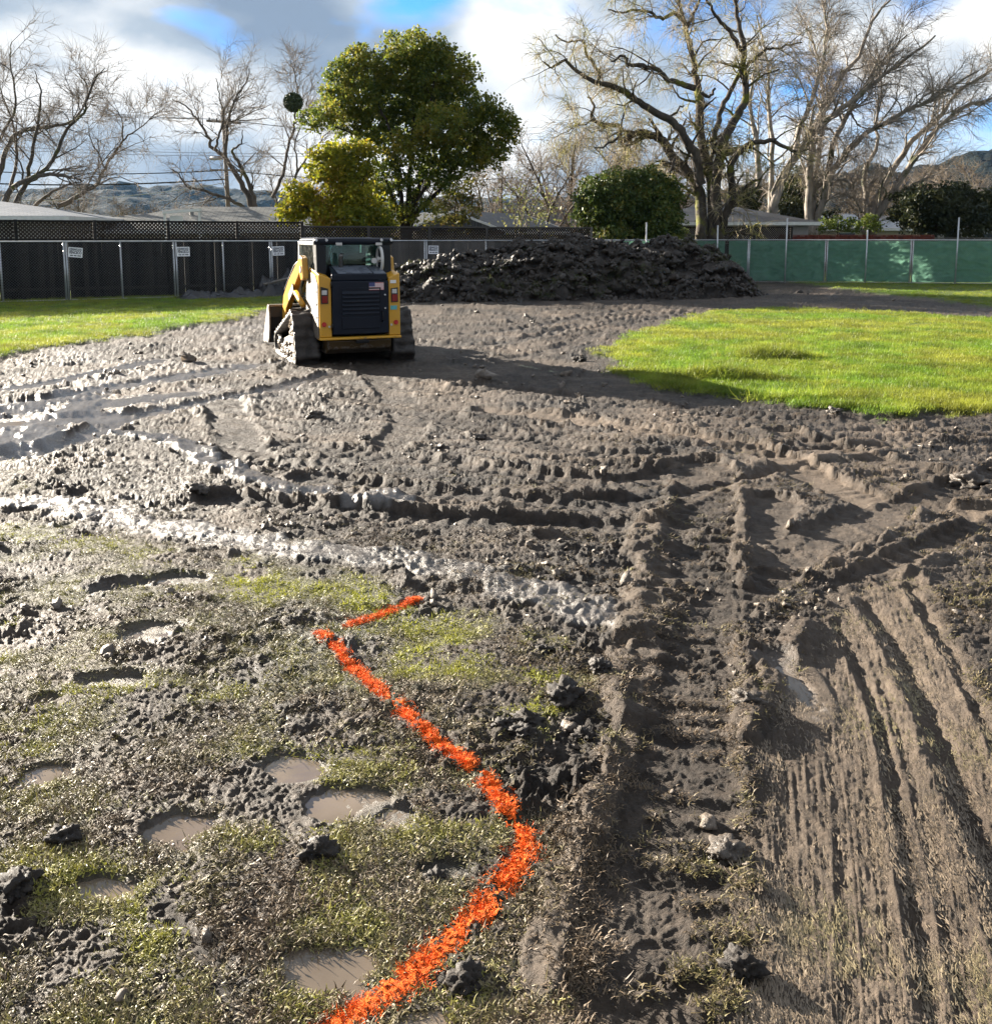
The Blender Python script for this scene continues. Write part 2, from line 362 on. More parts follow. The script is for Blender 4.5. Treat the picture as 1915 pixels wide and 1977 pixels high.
def H(x, y):
    x = np.asarray(x, float); y = np.asarray(y, float); shp = x.shape; x = x.ravel(); y = y.ravel()
    far = sstep(70, 40, np.hypot(x, y))
    lawn = np.zeros(x.shape)
    ns = 0.30 * fbm(x * 0.7, y * 0.7, 3, 3) + 0.24 * fbm(x * 3.2, y * 3.2, 4, 9, .6)
    for P in LAWNS:
        lawn = np.maximum(lawn, sstep(-0.05, 0.30, poly_sd(x, y, P) + ns))
    lawn = np.maximum(lawn, sstep(50, 58, np.hypot(x, y)))
    mud = 1 - lawn
    h = 0.03 * fbm(x * 0.22, y * 0.22, 2, 21) + lawn * 0.045 + mud * 0.018 * fbm(x * 1.1, y * 1.1, 3, 5)
    rough = 1.0 * mud + 0.15 * lawn; wet = 0.25 + 0.35 * fbm(x * 0.5, y * 0.5, 2, 41); dry = 0.25 + 0.5 * fbm(x * 0.8, y * 0.8, 3, 51)
    wet = wet + sstep(1.0, -4.5, x) * 0.15
    green = np.zeros(x.shape); gcol = np.zeros(x.shape)
    gn = 0.32 + 1.9 * fbm(x * 1.9, y * 2.6, 4, 61)
    for P, den, gc in GREEN:
        m = near(P, x, y, 0.5)
        sd = poly_sd(x[m], y[m], P) + 0.15 * fbm(x[m] * 3, y[m] * 3, 3, 71)
        k = sstep(-0.12, 0.22, sd) * den
        green[m] = np.maximum(green[m], k * np.clip(gn[m] + den * 0.7 - 0.25, 0, 1)); gcol[m] = np.maximum(gcol[m], k * gc)
    rough = rough * (1 - 0.74 * np.clip(green * 1.5, 0, 1))
    berm = np.zeros(x.shape)
    for pl, w, dep, bh, lug, pit, rg, wt, dr in TRK:
        m = near(pl, x, y, w)
        if not m.any(): continue
        X, Y = x[m], y[m]; d, sd, ar = seg_dist(X, Y, pl)
        e = 0.10 * w * fbm(X * 5, Y * 5, 3, 81)
        k = sstep(w * 0.54, w * 0.42, d + e) * mud[m]
        lg = np.sin(2 * np.pi * (ar + 0.15 * np.abs(sd)) / pit); lg = np.clip(lg * 1.6, -1, 1) * 0.5 + 0.5
        lg = lg * np.clip(0.7 + fbm(X * 2.5, Y * 2.5, 2, 91), 0, 1)
        fl = -0.55 * dep + 0.8 * lug * lg + 0.010 * fbm(X * 3, Y * 3, 2, 95)
        h[m] = h[m] * (1 - k) + (fl + 0.25 * h[m]) * k
        bm_ = np.exp(-((d + e - w * 0.58) / (0.055 + 0.03 * pn(X * 2, Y * 2, 97))) ** 2) * np.clip(0.55 + 0.9 * fbm(X * 2.2, Y * 2.2, 3, 99), 0, 1.5)
        berm[m] = np.maximum(berm[m] * (1 - k), 0.36 * bh * np.minimum(bm_, 1.15) * mud[m])
        rough[m] = np.maximum(rough[m] * (1 - k) + rg * k, bm_ * 0.8 * mud[m])
        wet[m] = wet[m] * (1 - k) + wt * k; dry[m] = np.maximum(dry[m] * (1 - k) + dr * k, bm_ * 0.55)  # besides dry mud, berm crests get their sunlit tone as colour
        green[m] *= (1 - k); 
    h += berm
    for pl, w, hh, wt, dr in SMK:
        m = near(pl, x, y, w)
        if not m.any(): continue
        X, Y = x[m], y[m]; d, sd, ar = seg_dist(X, Y, pl)
        k = sstep(w * 0.60, w * 0.32, d + 0.3 * w * fbm(X * 4, Y * 4, 3, 181)) * mud[m]
        h[m] += 0.6 * k * hh * (0.7 + 0.5 * fbm(X * 4, Y * 4, 3, 183)); rough[m] = rough[m] * (1 - 0.45 * k)
        wet[m] = wet[m] * (1 - k) + wt * k; dry[m] = dry[m] * (1 - k) + dr * k; green[m] *= (1 - k)
    for pl, w, hh in FAM:
        m = near(pl, x, y, w * 2.5) & (mud > .3)
        if not m.any(): continue
        X, Y = x[m], y[m]; d, sd, ar = seg_dist(X, Y, pl); d = d + 0.3 * w * fbm(X * 6, Y * 6, 2, 281)
        gate = sstep(-.15, .25, pn(X * .5 + hh * 900, Y * .5, 283)) * mud[m]
        e = np.exp(-(d / w) ** 2) * gate
        h[m] += hh * e * (1 + .5 * np.sin(ar * 52) * (hh < 0)); dry[m] = np.clip(dry[m] + .45 * e * (hh > 0), 0, 1); rough[m] *= 1 - .4 * e  # raised lines painted paler like sunlit crests
    m = near(COMB, x, y, 0.3); comb = np.zeros(x.shape)
    if m.any():
        X, Y = x[m], y[m]
        c = sstep(-0.03, 0.08, poly_sd(X, Y, COMB) + 0.05 * fbm(X * 5, Y * 5, 2, 111)); comb[m] = c
        xc = np.interp(-Y, -COMBC[:, 1], COMBC[:, 0]); lt = (X - xc) / (0.35 + 0.12 * Y)
        gro = 0.0016 * fbm(lt * 22, Y * 0.6, 3, 121) + 0.0045 * fbm(lt * 85, Y * 2.6, 3, 123) + 0.004 * fbm(X * 30, Y * 14, 3, 125)
        h[m] = h[m] * (1 - c) + c * (-0.015 + gro + 0.3 * h[m]); rough[m] = rough[m] * (1 - c) + c * 0.20; dry[m] = dry[m] * (1 - c) + c * 0.8
        wet[m] *= (1 - 0.8 * c); green[m] *= (1 - c)
        e = np.exp(-(poly_sd(X, Y, COMB) / 0.05) ** 2) * np.clip(0.3 + fbm(X * 3, Y * 3, 3, 131), 0, 1); h[m] += 0.03 * e
        for pl, w, dep, lip in GRK:
            d, sd, ar = seg_dist(X, Y, pl); d = d + 0.012 * fbm(X * 14, Y * 14, 2, 133)
            h[m] += 0.6 * c * (-dep * np.exp(-(d / (w * 0.5)) ** 2) + lip * np.exp(-((sd + w * 0.85) / (w * 0.35)) ** 2) * (0.6 + 0.6 * fbm(X * 6, Y * 6, 2, 135)))
            rough[m] *= 1 - 0.5 * np.exp(-(d / (w * 0.6)) ** 2)
    # clods and crumbs
    wx, wy = x + 0.03 * pn(x * 9, y * 9, 201), y + 0.03 * pn(x * 9, y * 9, 202)
    c1 = np.abs(fbm(wx * 4.3, wy * 4.3, 3, 211)); c2 = fbm(wx * 10.5, wy * 13, 4, 221, .6); c3 = fbm(wx * 34, wy * 34, 3, 231, .6); c4 = 1 - 2 * np.abs(fbm(wx * 19, wy * 19, 3, 235, .6))
    stk = fbm(x * 1.3 + 0.25 * y, (y - 0.035 * x * x) * 6.5, 4, 271, .6) * sstep(4.0, 5.5, y)
    big = sstep(0.18, 0.55, fbm(wx * 2.6, wy * 2.6, 3, 241))
    lum = np.clip(0.50 + 1.25 * fbm(x * 0.75, y * 0.75, 3, 251), 0.08, 1.35)
    h += far * rough * (lum * (0.020 * (c1 - 0.25) + 0.014 * c2 + 0.020 * big * (0.4 + c2 + 0.5 * c4)) + 0.006 * c3 + 0.006 * c4 + 0.018 * stk)
    # puddles
    pud = np.zeros(x.shape)
    for cx, cy, rx, ry in PUDW:
        m = (np.abs(x - cx) < rx * 2.6) & (np.abs(y - cy) < ry * 2.6)
        if not m.any(): continue
        qg = np.hypot((x[m] - cx) / rx, (y[m] - cy) / ry); q = qg + 0.95 * fbm(x[m] * 2.6, y[m] * 3.6, 4, 261)
        ring = sstep(2.5, 1.9, qg); h[m] = h[m] * (1 - ring) + np.maximum(h[m], PZ + 0.004) * ring
        k = sstep(1.25, 0.70, q) * sstep(1.7, 1.45, qg); pud[m] = np.maximum(pud[m], k)
        h[m] = h[m] * (1 - k) + k * (PZ - 0.014 + 0.42 * (h[m] - PZ)); green[m] *= 1 - 0.7 * k; wet[m] = np.maximum(wet[m], sstep(1.5, 1.0, q) * 0.66)
    h = h * far
    # flat stand under the machine so that its tracks rest in the mud
    r = lambda a: a.reshape(shp)
    return dict(h=r(h), lawn=r(lawn), rough=r(np.clip(rough, 0, 1.2)), wet=r(np.clip(wet, 0, 1)), dry=r(np.clip(dry, 0, 1)), green=r(green), gcol=r(gcol), comb=r(comb), pud=r(pud))

def row_y(v): d = ray(CX, v); return d[1] * (-CAMH / d[2])
vs = np.arange(2090, 497, -2.4)
ys = np.array([row_y(v) for v in vs])
ys = np.concatenate([[-40, -20, -8, -3, -1, 0, .5, .9, 1.2, 1.45], [y for y in ys if y > 1.6], [90, 130, 200, 400, 900, 2500, 6000]])
tmid = np.linspace(-0.60, 0.60, 800)
tout = np.concatenate([0.60 + np.cumsum(np.linspace(0.002, 0.008, 90)), [1.1, 1.3, 1.8, 3, 8, 30]])
ts = np.concatenate([-tout[::-1], tmid, tout])
GYY, GT = np.meshgrid(ys, ts, indexing='ij')
GXX = GT * np.maximum(GYY + 0.8, 2.2)
gm = H(GXX, GYY)
nr, nc = GXX.shape
ii = np.arange(nr * nc).reshape(nr, nc)
quads = np.stack([ii[:-1, :-1], ii[:-1, 1:], ii[1:, 1:], ii[1:, :-1]], -1).reshape(-1, 4)

def mud_material():
    t = NT('mud_ground'); p = t.geo()
    n1 = t.noise(p, 1.3, 6, 0.6); n2 = t.noise(p, 9.0, 6, 0.65); n3 = t.noise(p, 60, 5, 0.7)
    dry, wet, lawn, gr = t.attr('dry'), t.attr('wet'), t.attr('lawn'), t.attr('green')
    base = t.ramp(n2, [(0.28, (0.0085, 0.0060, 0.0042)), (0.5, (0.022, 0.0160, 0.0118)), (0.72, (0.060, 0.046, 0.035))])
    dcol = t.ramp(n2, [(0.3, (0.080, 0.061, 0.045)), (0.7, (0.155, 0.120, 0.090))])
    f = t.math('MULTIPLY_ADD', n1, 0.6); t.l(dry, f.node.inputs[2]); f = t.math('SUBTRACT', f, 0.30, True)
    c = t.mix(f, base, dcol)
    big = t.ramp(t.noise(p, 0.55, 5, 0.6), [(0.36, (0.50, 0.45, 0.40)), (0.62, (1.15, 1.13, 1.10))]); c = t.mix(1.0, c, big, 'MULTIPLY')
    wcol = t.ramp(n3, [(0.35, (0.100, 0.090, 0.083)), (0.7, (0.175, 0.160, 0.148))])  # sky reflection on the wet mud put into a paler base colour
    w2 = t.math('MULTIPLY', t.math('SUBTRACT', wet, 0.55, True), 1.8, True)
    c = t.mix(w2, c, wcol)
    gcol = t.ramp(n3, [(0.3, (0.030, 0.034, 0.007)), (0.7, (0.105, 0.110, 0.020))])
    c = t.mix(t.math('MULTIPLY', gr, 0.55), c, gcol)
    lcol = t.ramp(n3, [(0.3, (0.035, 0.055, 0.010)), (0.7, (0.10, 0.14, 0.020))])
    c = t.mix(lawn, c, lcol)
    r = t.ramp(t.math('MULTIPLY_ADD', n2, 0.35), [(0.0, 0.78), (0.55, 0.62), (0.85, 0.48), (1.1, 0.20)])
    add = r.node.inputs[0].links[0].from_node; t.l(t.math('SUBTRACT', wet, 0.08), add.inputs[2])
    r = t.mix(lawn, r, 0.8)
    b1 = t.bump(n3, 0.55, 0.012); b2 = t.bump(t.noise(p, 17, 7, 0.75, 0.8), 0.5, 0.06, b1)
    dryf = t.math('SUBTRACT', 1.0, w2, True)
    for bb, k_ in ((b1, .6), (b2, .75)): t.l(t.math('MULTIPLY_ADD', dryf, k_ * .8), bb.node.inputs['Strength']); bb.node.inputs['Strength'].links[0].from_node.inputs[2].default_value = k_ * .2
    t.bsdf(c, r, b2, spec=t.math('MULTIPLY_ADD', w2, 0.6)); [x for x in t.t.nodes if x.type == 'BSDF_PRINCIPLED'][0].inputs['Specular IOR Level'].links[0].from_node.inputs[2].default_value = 0.35
    return t.m
M_MUD = mud_material()
ground = np_mesh('ground', np.stack([GXX, GYY, gm['h']], -1).reshape(-1, 3), [quads], M_MUD)
for k in ('lawn', 'wet', 'dry', 'green'): fattr(ground, k, gm[k].ravel())
tag(ground, kind='structure')

# standing water
def water_material():
    t = NT('puddle_water'); p = t.geo(); n = t.noise(p, 3, 4)
    c = t.ramp(n, [(0.3, (0.100, 0.078, 0.058)), (0.7, (0.170, 0.134, 0.100))])
    t.bsdf(c, 0.06, t.bump(t.noise(p, 14, 2), 0.05, 0.01), spec=0.5); return t.m
M_WATER = water_material()
for ip, (cx, cy, rx, ry) in enumerate(PUDW):
    PZ_, PZ = PZ, PZ - 0.0006 * ip
    n = 28; V = [(cx, cy, PZ)] + [(cx + 1.78 * rx * math.cos(a), cy + 1.78 * ry * math.sin(a), PZ) for a in np.linspace(0, 2 * math.pi, n, endpoint=False)]
    o = np_mesh('puddle', V, [np.array([(0, i + 1, (i + 1) % n + 1) for i in range(n)])], M_WATER, smooth=False)
    tag(o, kind='structure'); PZ = PZ_

# ------------------------------------------------------------------ scatter (geometry nodes) for uncountable stuff
def proto_collection(name, meshes):
    c = bpy.data.collections.new(name)
    for i, me in enumerate(meshes):
        o = bpy.data.objects.new('%s_%02d' % (name, i), me); c.objects.link(o)
    return c
def scatter(name, pts, rot, scl, tint, idx, coll, label, cat='grass', parent=None):
    me = bpy.data.meshes.new(name); me.vertices.add(len(pts)); me.vertices.foreach_set('co', np.asarray(pts, np.float32).ravel())
    a = me.attributes.new('rot', 'FLOAT_VECTOR', 'POINT'); a.data.foreach_set('vector', np.asarray(rot, np.float32).ravel())
    a = me.attributes.new('scl', 'FLOAT', 'POINT'); a.data.foreach_set('value', np.asarray(scl, np.float32))
    a = me.attributes.new('tint', 'FLOAT', 'POINT'); a.data.foreach_set('value', np.asarray(tint, np.float32))
    a = me.attributes.new('idx', 'INT', 'POINT'); a.data.foreach_set('value', np.asarray(idx, np.int32))
    o = link(bpy.data.objects.new(name, me), parent)
    g = bpy.data.node_groups.new(name + '_scatter', 'GeometryNodeTree')
    g.interface.new_socket('Geometry', in_out='INPUT', socket_type='NodeSocketGeometry')
    g.interface.new_socket('Geometry', in_out='OUTPUT', socket_type='NodeSocketGeometry')
    gi, go = g.nodes.new('NodeGroupInput'), g.nodes.new('NodeGroupOutput')
    ci = g.nodes.new('GeometryNodeCollectionInfo'); ci.inputs[0].default_value = coll; ci.inputs[1].default_value = True; ci.inputs[2].default_value = True
    ip = g.nodes.new('GeometryNodeInstanceOnPoints'); ip.inputs['Pick Instance'].default_value = True
    def na(nm, dt):
        n = g.nodes.new('GeometryNodeInputNamedAttribute'); n.data_type = dt; n.inputs[0].default_value = nm
        return [s for s in n.outputs if s.enabled and s.name == 'Attribute'][0]
    e2r = g.nodes.new('FunctionNodeEulerToRotation')
    L = g.links.new
    L(gi.outputs[0], ip.inputs['Points']); L(ci.outputs[0], ip.inputs['Instance'])
    L(na('idx', 'INT'), ip.inputs['Instance Index']); L(na('rot', 'FLOAT_VECTOR'), e2r.inputs[0]); L(e2r.outputs[0], ip.inputs['Rotation'])
    L(na('scl', 'FLOAT'), ip.inputs['Scale']); L(ip.outputs[0], go.inputs[0])
    md = o.modifiers.new('scatter', 'NODES'); md.node_group = g
    return tag(o, label, cat, kind='stuff')
def tuft_mesh(name, n, rad, l0, l1, w, lean0, lean1, mat, seed, aligned=False, seg=2):
    r = np.random.default_rng(seed); V = []; Fc = []
    for i in range(n):
        a = r.uniform(0, 2 * math.pi); q = rad * math.sqrt(r.uniform()); bx, by = q * math.cos(a), q * math.sin(a)
        az = r.normal(math.pi / 2, 0.22) if aligned else r.uniform(0, 2 * math.pi)
        ln = r.uniform(l0, l1); le = r.uniform(lean0, lean1); cv = r.uniform(-0.6, 2.2); tw = r.normal(0, 0.5)
        d = np.array([math.cos(az), math.sin(az), 0]); s = np.array([-math.sin(az), math.cos(az), 0])
        p = np.array([bx, by, -0.004]); b = len(V); ang = le
        for k in range(seg + 1):
            ww = w * (1 - 0.85 * k / seg) * 0.5
            V += [p + s * ww, p - s * ww]
            dd = d * math.sin(ang) + np.array([0, 0, 1]) * math.cos(ang); p = p + dd * ln / seg; ang += cv / seg
            s2 = s + 0.4 * tw * np.array([0, 0, 1]); s = s2 / np.linalg.norm(s2); d = d * math.cos(tw * .5) + np.array([-d[1], d[0], 0]) * math.sin(tw * .5)
        for k in range(seg): Fc.append((b + 2 * k, b + 2 * k + 1, b + 2 * k + 3, b + 2 * k + 2))
    me = bpy.data.meshes.new(name); me.from_pydata([tuple(v) for v in V], [], Fc); me.materials.append(mat)
    return me
def blade_material(name, c0, c1, transl=0.35, rough=0.5):
    """c0 -> c1 by the tuft's own tint"""
    t = NT(name); tn = t.attr('tint', 'INSTANCER')
    c = t.mix(tn, c0, c1)
    v = t.noise(t.geo(), 1.6, 4); c = t.mix(1.0, c, t.ramp(v, [(.3, .50), (.7, 1.3)]), 'MULTIPLY')
    p = t.bsdf(c, rough, spec=0.35, link=False)
    tr = t.n('ShaderNodeBsdfTranslucent'); t.l(c, tr.inputs[0])
    m = t.n('ShaderNodeMixShader'); m.inputs[0].default_value = transl; t.l(p, m.inputs[1]); t.l(tr.outputs[0], m.inputs[2]); t.l(m.outputs[0], t.out.inputs[0])
    return t.m
M_LAWN = blade_material('lawn_blade', (0.265, 0.285, 0.036), (0.150, 0.255, 0.022), 0.5, 0.5)
def mudblade():
    t = NT('muddy_blade'); tn = t.attr('tint', 'INSTANCER')
    v = t.noise(t.geo(), 30, 3)
    a = t.mix(v, (0.070, 0.053, 0.038), (0.260, 0.205, 0.145)); b = t.mix(v, (0.150, 0.165, 0.014), (0.46, 0.46, 0.050))
    c = t.mix(tn, a, b)
    p = t.bsdf(c, 0.5, spec=0.3, link=False)
    tr = t.n('ShaderNodeBsdfTranslucent'); t.l(c, tr.inputs[0])
    m = t.n('ShaderNodeMixShader'); t.l(t.math('MULTIPLY', tn, 0.35), m.inputs[0]); t.l(p, m.inputs[1]); t.l(tr.outputs[0], m.inputs[2]); t.l(m.outputs[0], t.out.inputs[0])
    return t.m
M_MBLADE = mudblade()
PAINT = [catmull(gpoly(p), 4) for p in ([(803,1148),(760,1166),(715,1186),(660,1202)], [(612,1213),(680,1280),(760,1350),(830,1415),(905,1475)], [(925,1490),(965,1545),(1000,1595),(1008,1622)],
          [(1008,1605),(995,1655),(930,1730),(850,1800),(760,1882),(690,1930),(600,2000)])]
def paintdist(x, y):
    d = np.full(x.shape, 9.0)
    for p, w in zip(PAINT, (.03, .05, .05, .065)): d = np.minimum(d, seg_dist(x, y, p)[0] / w)
    return d
def px_sample(n, v0, v1, tmax=0.80):
    n = int(n * tmax / .6) if tmax == 0.80 else n
    v = RNG.uniform(v0, v1, n); a = (v - CY) / F
    dy = CP - a * SP; dz = -SP - a * CP; y = dy * (-CAMH / dz); x = RNG.uniform(-tmax, tmax, n) * (y + 0.8)
    return x, y
def emit(name, x, y, g, keep, coll, nproto, smin, smax, tint, label, dz=0.0, rz=None, tilt=0.25, cat='grass', parent=None):
    x, y, h, tint = x[keep], y[keep], g['h'][keep], tint[keep]; n = len(x)
    rot = np.stack([RNG.normal(0, tilt, n), RNG.normal(0, tilt, n), RNG.uniform(0, 2 * np.pi, n) if rz is None else rz[keep]], -1)
    return scatter(name, np.stack([x, y, h + dz], -1), rot, RNG.uniform(smin, smax, n), tint, RNG.integers(0, nproto, n), coll, label, cat, parent)

# lawns
c_lawn = proto_collection('lawn_tuft', [tuft_mesh('lawn_tuft', 26, 0.11, 0.03, 0.075, 0.007, 0.1, 1.0, M_LAWN, 100 + i) for i in range(5)])
x, y = px_sample(190000, 500, 830, 0.70)
g = H(x, y)
dens = np.clip(g['lawn'], 0, 1)
yel = np.clip(0.45 + 0.9 * fbm(x * 0.45, y * 0.45, 3, 301) + 0.5 * fbm(x * 2.5, y * 2.5, 2, 303), 0, 1)
edge = 1 - np.clip(g['lawn'], 0, 1)
keep = (RNG.uniform(size=len(x)) < dens ** 2 * 0.75) & (g['lawn'] > 0.25) & (np.hypot(x, y) < 60)
emit('lawn_grass', x, y, g, keep, c_lawn, 5, 0.65, 1.25, yel, 'short bright green lawn grass around the churned mud', tilt=0.15)
# sparse trampled grass in the mud near the camera
def brownblade():
    t = NT('brown_blade'); v = t.noise(t.geo(), 30, 3); c = t.mix(v, (0.040, 0.027, 0.017), (0.190, 0.138, 0.088)); c = t.mix(t.attr('tint', 'INSTANCER'), c, (0.16, 0.16, 0.03)); t.bsdf(c, .55, spec=.25); return t.m
M_BBL = brownblade()
c_brn = proto_collection('brown_tuft', [tuft_mesh('brown_tuft', 15, 0.034, 0.010, 0.038, 0.0046, 0.5, 1.55, M_BBL, 230 + i, seg=3) for i in range(6)])
c_gre = proto_collection('trampled_tuft', [tuft_mesh('trampled_tuft', 15, 0.030, 0.008, 0.030, 0.0048, 0.5, 1.55, M_MBLADE, 200 + i, seg=3) for i in range(6)])
x, y = px_sample(170000, 840, 2080)
g = H(x, y)
keep = (RNG.uniform(size=len(x)) < g['green'] * 0.85 * (1 - g['pud']) ** 2) & (RNG.uniform(0.55, 1.0, len(x)) < paintdist(x, y)) & (g['h'] > PZ)
tint = np.clip(g['gcol'] * (0.70 + 1.1 * fbm(x * 2.4, y * 2.4, 3, 311)) + RNG.normal(0, 0.15, len(x)), 0, 1)
emit('trampled_grass', x, y, g, keep, c_gre, 6, 0.6, 1.3, tint, 'trampled green and olive grass blades lying in the near mud')
# mud-caked blades
x, y = px_sample(130000, 800, 2080)
g = H(x, y)
t4 = sstep(0.34, 0.22, seg_dist(x, y, TRK[-1][0])[0]) * np.clip(0.75 + 0.6 * fbm(x * 3, y * 3, 2, 323), 0, 1)
brn = np.maximum(t4, np.clip(0.25 + 0.9 * fbm(x * 1.4, y * 1.4, 3, 321), 0, 1)) * np.clip(g['rough'], 0, 1) * (1 - g['comb']) * (1 - g['pud']) * sstep(13, 5, y) * (1 - 0.6 * sstep(0.5, 0.95, g['wet']))
keep = (RNG.uniform(size=len(x)) < brn * 0.8) & (RNG.uniform(0.7, 1.0, len(x)) < paintdist(x, y)) & (g['h'] > PZ)
tint = np.clip(RNG.normal(0.08, 0.12, len(x)) + 0.35 * fbm(x * 2, y * 2, 2, 331), 0, 0.6)
emit('muddy_grass', x, y, g, keep, c_brn, 6, 0.55, 1.2, tint, 'brown mud-caked grass blades strewn over the churned mud')
# combed blades lying along the drag marks
c_cmb = proto_collection('combed_tuft', [tuft_mesh('combed_tuft', 12, 0.035, 0.015, 0.04, 0.0040, 1.25, 1.57, M_MBLADE, 250 + i, True) for i in range(5)])
x, y = px_sample(110000, 1060, 2080)
g = H(x, y)
keep = RNG.uniform(size=len(x)) < g['comb'] * np.clip(0.45 + 1.1 * fbm(x * 2.2, y * 2.2, 3, 341), 0.10, 1) * 0.62
tint = np.clip(-0.05 + 0.22 * fbm(x * 1.5, y * 1.5, 2, 351) + sstep(1.2, 1.9, x) * 0.08, 0, 0.4)
emit('combed_grass', x, y, g, keep, c_cmb, 5, 0.6, 1.25, tint, 'mud-coated grass combed flat along the drag marks', rz=RNG.normal(-0.12, 0.2, len(x)), tilt=0.12)
# crumbs of mud
def clod_mesh(name, seed, mat, sub=2, flat=0.7, amp=0.35):
    bm = bmesh.new(); bmesh.ops.create_icosphere(bm, subdivisions=sub, radius=1.0); r = np.random.default_rng(seed); o = r.uniform(-50, 50, 3)
    from mathutils import noise
    for v in bm.verts:
        q = v.co.copy(); a = 1 + amp * noise.noise(q * 1.3 + Vector(o)) + amp * 0.8 * noise.noise(q * 3.1 + Vector(o)) + amp * 0.5 * noise.noise(q * 6.5 + Vector(o))
        v.co = Vector((q.x * a, q.y * a, q.z * a * flat))
    me = bpy.data.meshes.new(name); bm.to_mesh(me); bm.free(); me.materials.append(mat)
    me.polygons.foreach_set('use_smooth', [True] * len(me.polygons)); return me
def clod_material(name, lo, hi):
    t = NT(name); p = t.geo(); n = t.noise(p, 26, 6, 0.7); c = t.ramp(n, [(0.3, lo), (0.7, hi)])
    t.bsdf(c, t.ramp(t.noise(p, 8, 3), [(0.35, 0.32), (0.65, 0.65)]), t.bump(t.noise(p, 70, 5, 0.7), 0.6, 0.02), spec=0.45); return t.m
M_CLOD = clod_material('mud_clod', (0.050, 0.038, 0.028), (0.185, 0.148, 0.114))  # paler than the ground: sunlit look of the crumbs put into their colour
M_CLODD = clod_material('dark_soil', (0.006, 0.0042, 0.0030), (0.030, 0.0215, 0.0150))
c_clod = proto_collection('mud_crumb', [clod_mesh('mud_crumb', 400 + i, M_CLOD, 2, 0.6, 0.95) for i in range(6)])
x, y = px_sample(90000, 560, 2080)
g = H(x, y)
cl = (paintdist(x, y) > 1) * np.clip(0.1 + 1.3 * fbm(x * 0.9, y * 0.9, 3, 361), 0, 1) * np.clip(g['rough'], 0, 1) ** 2 * (1 - g['pud']) * (1 - g['lawn']) * (1 - 0.6 * g['comb']) * (1 - 0.8 * np.clip(g['green'] * 1.5, 0, 1))
keep = RNG.uniform(size=len(x)) < cl * np.where(y > 4.5, 0.16, 0.08)
n = len(x); sz = np.exp(RNG.normal(0, 0.5, n)) * (0.0045 + 0.0011 * np.clip(y, 2, 16))
xk, yk, hk = x[keep], y[keep], g['h'][keep]; nk = len(xk)
scatter('mud_crumbs', np.stack([xk, yk, hk + sz[keep] * 0.2], -1), np.stack([RNG.normal(0, .5, nk), RNG.normal(0, .5, nk), RNG.uniform(0, 6.28, nk)], -1),
        sz[keep], np.zeros(nk), RNG.integers(0, 6, nk), c_clod, 'loose crumbs and clots of mud strewn over the ruts', 'mud')

# ------------------------------------------------------------------ orange marking paint
M_PAINT = simple('orange_paint', (0.70, 0.115, 0.013), 0.85, 0.5, 55, bump=0.7, bsc=160, spec=.2)
def paint_material():
    t = NT('orange_blade'); c = t.mix(t.attr('tint', 'INSTANCER'), (0.62, 0.085, 0.010), (0.90, 0.19, 0.02)); t.bsdf(c, 0.75, spec=.2); return t.m
M_PBL = paint_material()
c_pbl = proto_collection('painted_tuft', [tuft_mesh('painted_tuft', 15, 0.026, 0.008, 0.026, 0.0030, 0.6, 1.55, M_PBL, 280 + i, seg=3) for i in range(4)])
def paint_line(pts, w, label, thr=0.0, fade=None):
    pl = catmull(gpoly(pts), 10); L = np.concatenate([[0], np.cumsum(np.hypot(*np.diff(pl, axis=0).T))]); st = 0.006
    s = np.arange(0, L[-1], st); cx = np.interp(s, L, pl[:, 0]); cy = np.interp(s, L, pl[:, 1])
    tx, ty = np.gradient(cx), np.gradient(cy); q = np.hypot(tx, ty); tx, ty = tx / q, ty / q
    lt = np.arange(-w * 0.8, w * 0.8001, st)
    X = cx[:, None] - ty[:, None] * lt; Y = cy[:, None] + tx[:, None] * lt
    g = H(X, Y); e = np.abs(lt)[None, :] / (w * 0.5) + 0.55 * fbm(X * 9, Y * 9, 3, 401) + 0.8 * fbm(X * 36, Y * 36, 2, 403)
    m = (e < 0.92 - thr) & (fbm(X * 60, Y * 60, 2, 405) < 0.30)
    n0, n1 = X.shape; idx = np.arange(n0 * n1).reshape(n0, n1)
    c = m[:-1, :-1] & m[1:, 1:] & m[1:, :-1] & m[:-1, 1:]
    qd = np.stack([idx[:-1, :-1], idx[1:, :-1], idx[1:, 1:], idx[:-1, 1:]], -1)[c]
    us, inv = np.unique(qd, return_inverse=True)
    V = np.stack([X, Y, g['h'] + 0.006], -1).reshape(-1, 3)[us]
    o = np_mesh('orange_paint_line', V, [inv.reshape(-1, 4)], M_PAINT); tag(o, label, 'paint line', 'orange marking paint lines')
    n = int(L[-1] * 1700); ss = RNG.uniform(0, L[-1], n); ll = RNG.normal(0, w * 0.34, n)
    x = np.interp(ss, s, cx) - np.interp(ss, s, ty) * ll; y = np.interp(ss, s, cy) + np.interp(ss, s, tx) * ll
    g = H(x, y); kp = (fbm(x * 8, y * 8, 3, 407) < 0.25)
    b = emit('painted_grass', x, y, g, kp, c_pbl, 4, 0.5, 1.0, RNG.uniform(0, 1, n), None, cat=None, parent=o)
    return o
paint_line([(803,1148),(760,1166),(715,1186),(660,1202)], 0.045, 'short thin orange paint line crossing the trampled grass patch')
paint_line([(612,1213),(680,1280),(760,1350),(830,1415),(905,1475)], 0.050, 'long orange paint line along the edge of the trampled grass patch', -0.05)
paint_line([(925,1490),(960,1540),(995,1590),(1014,1622)], 0.054, 'orange paint line running from the dark mud to the bend of the broad stripe', 0.02)
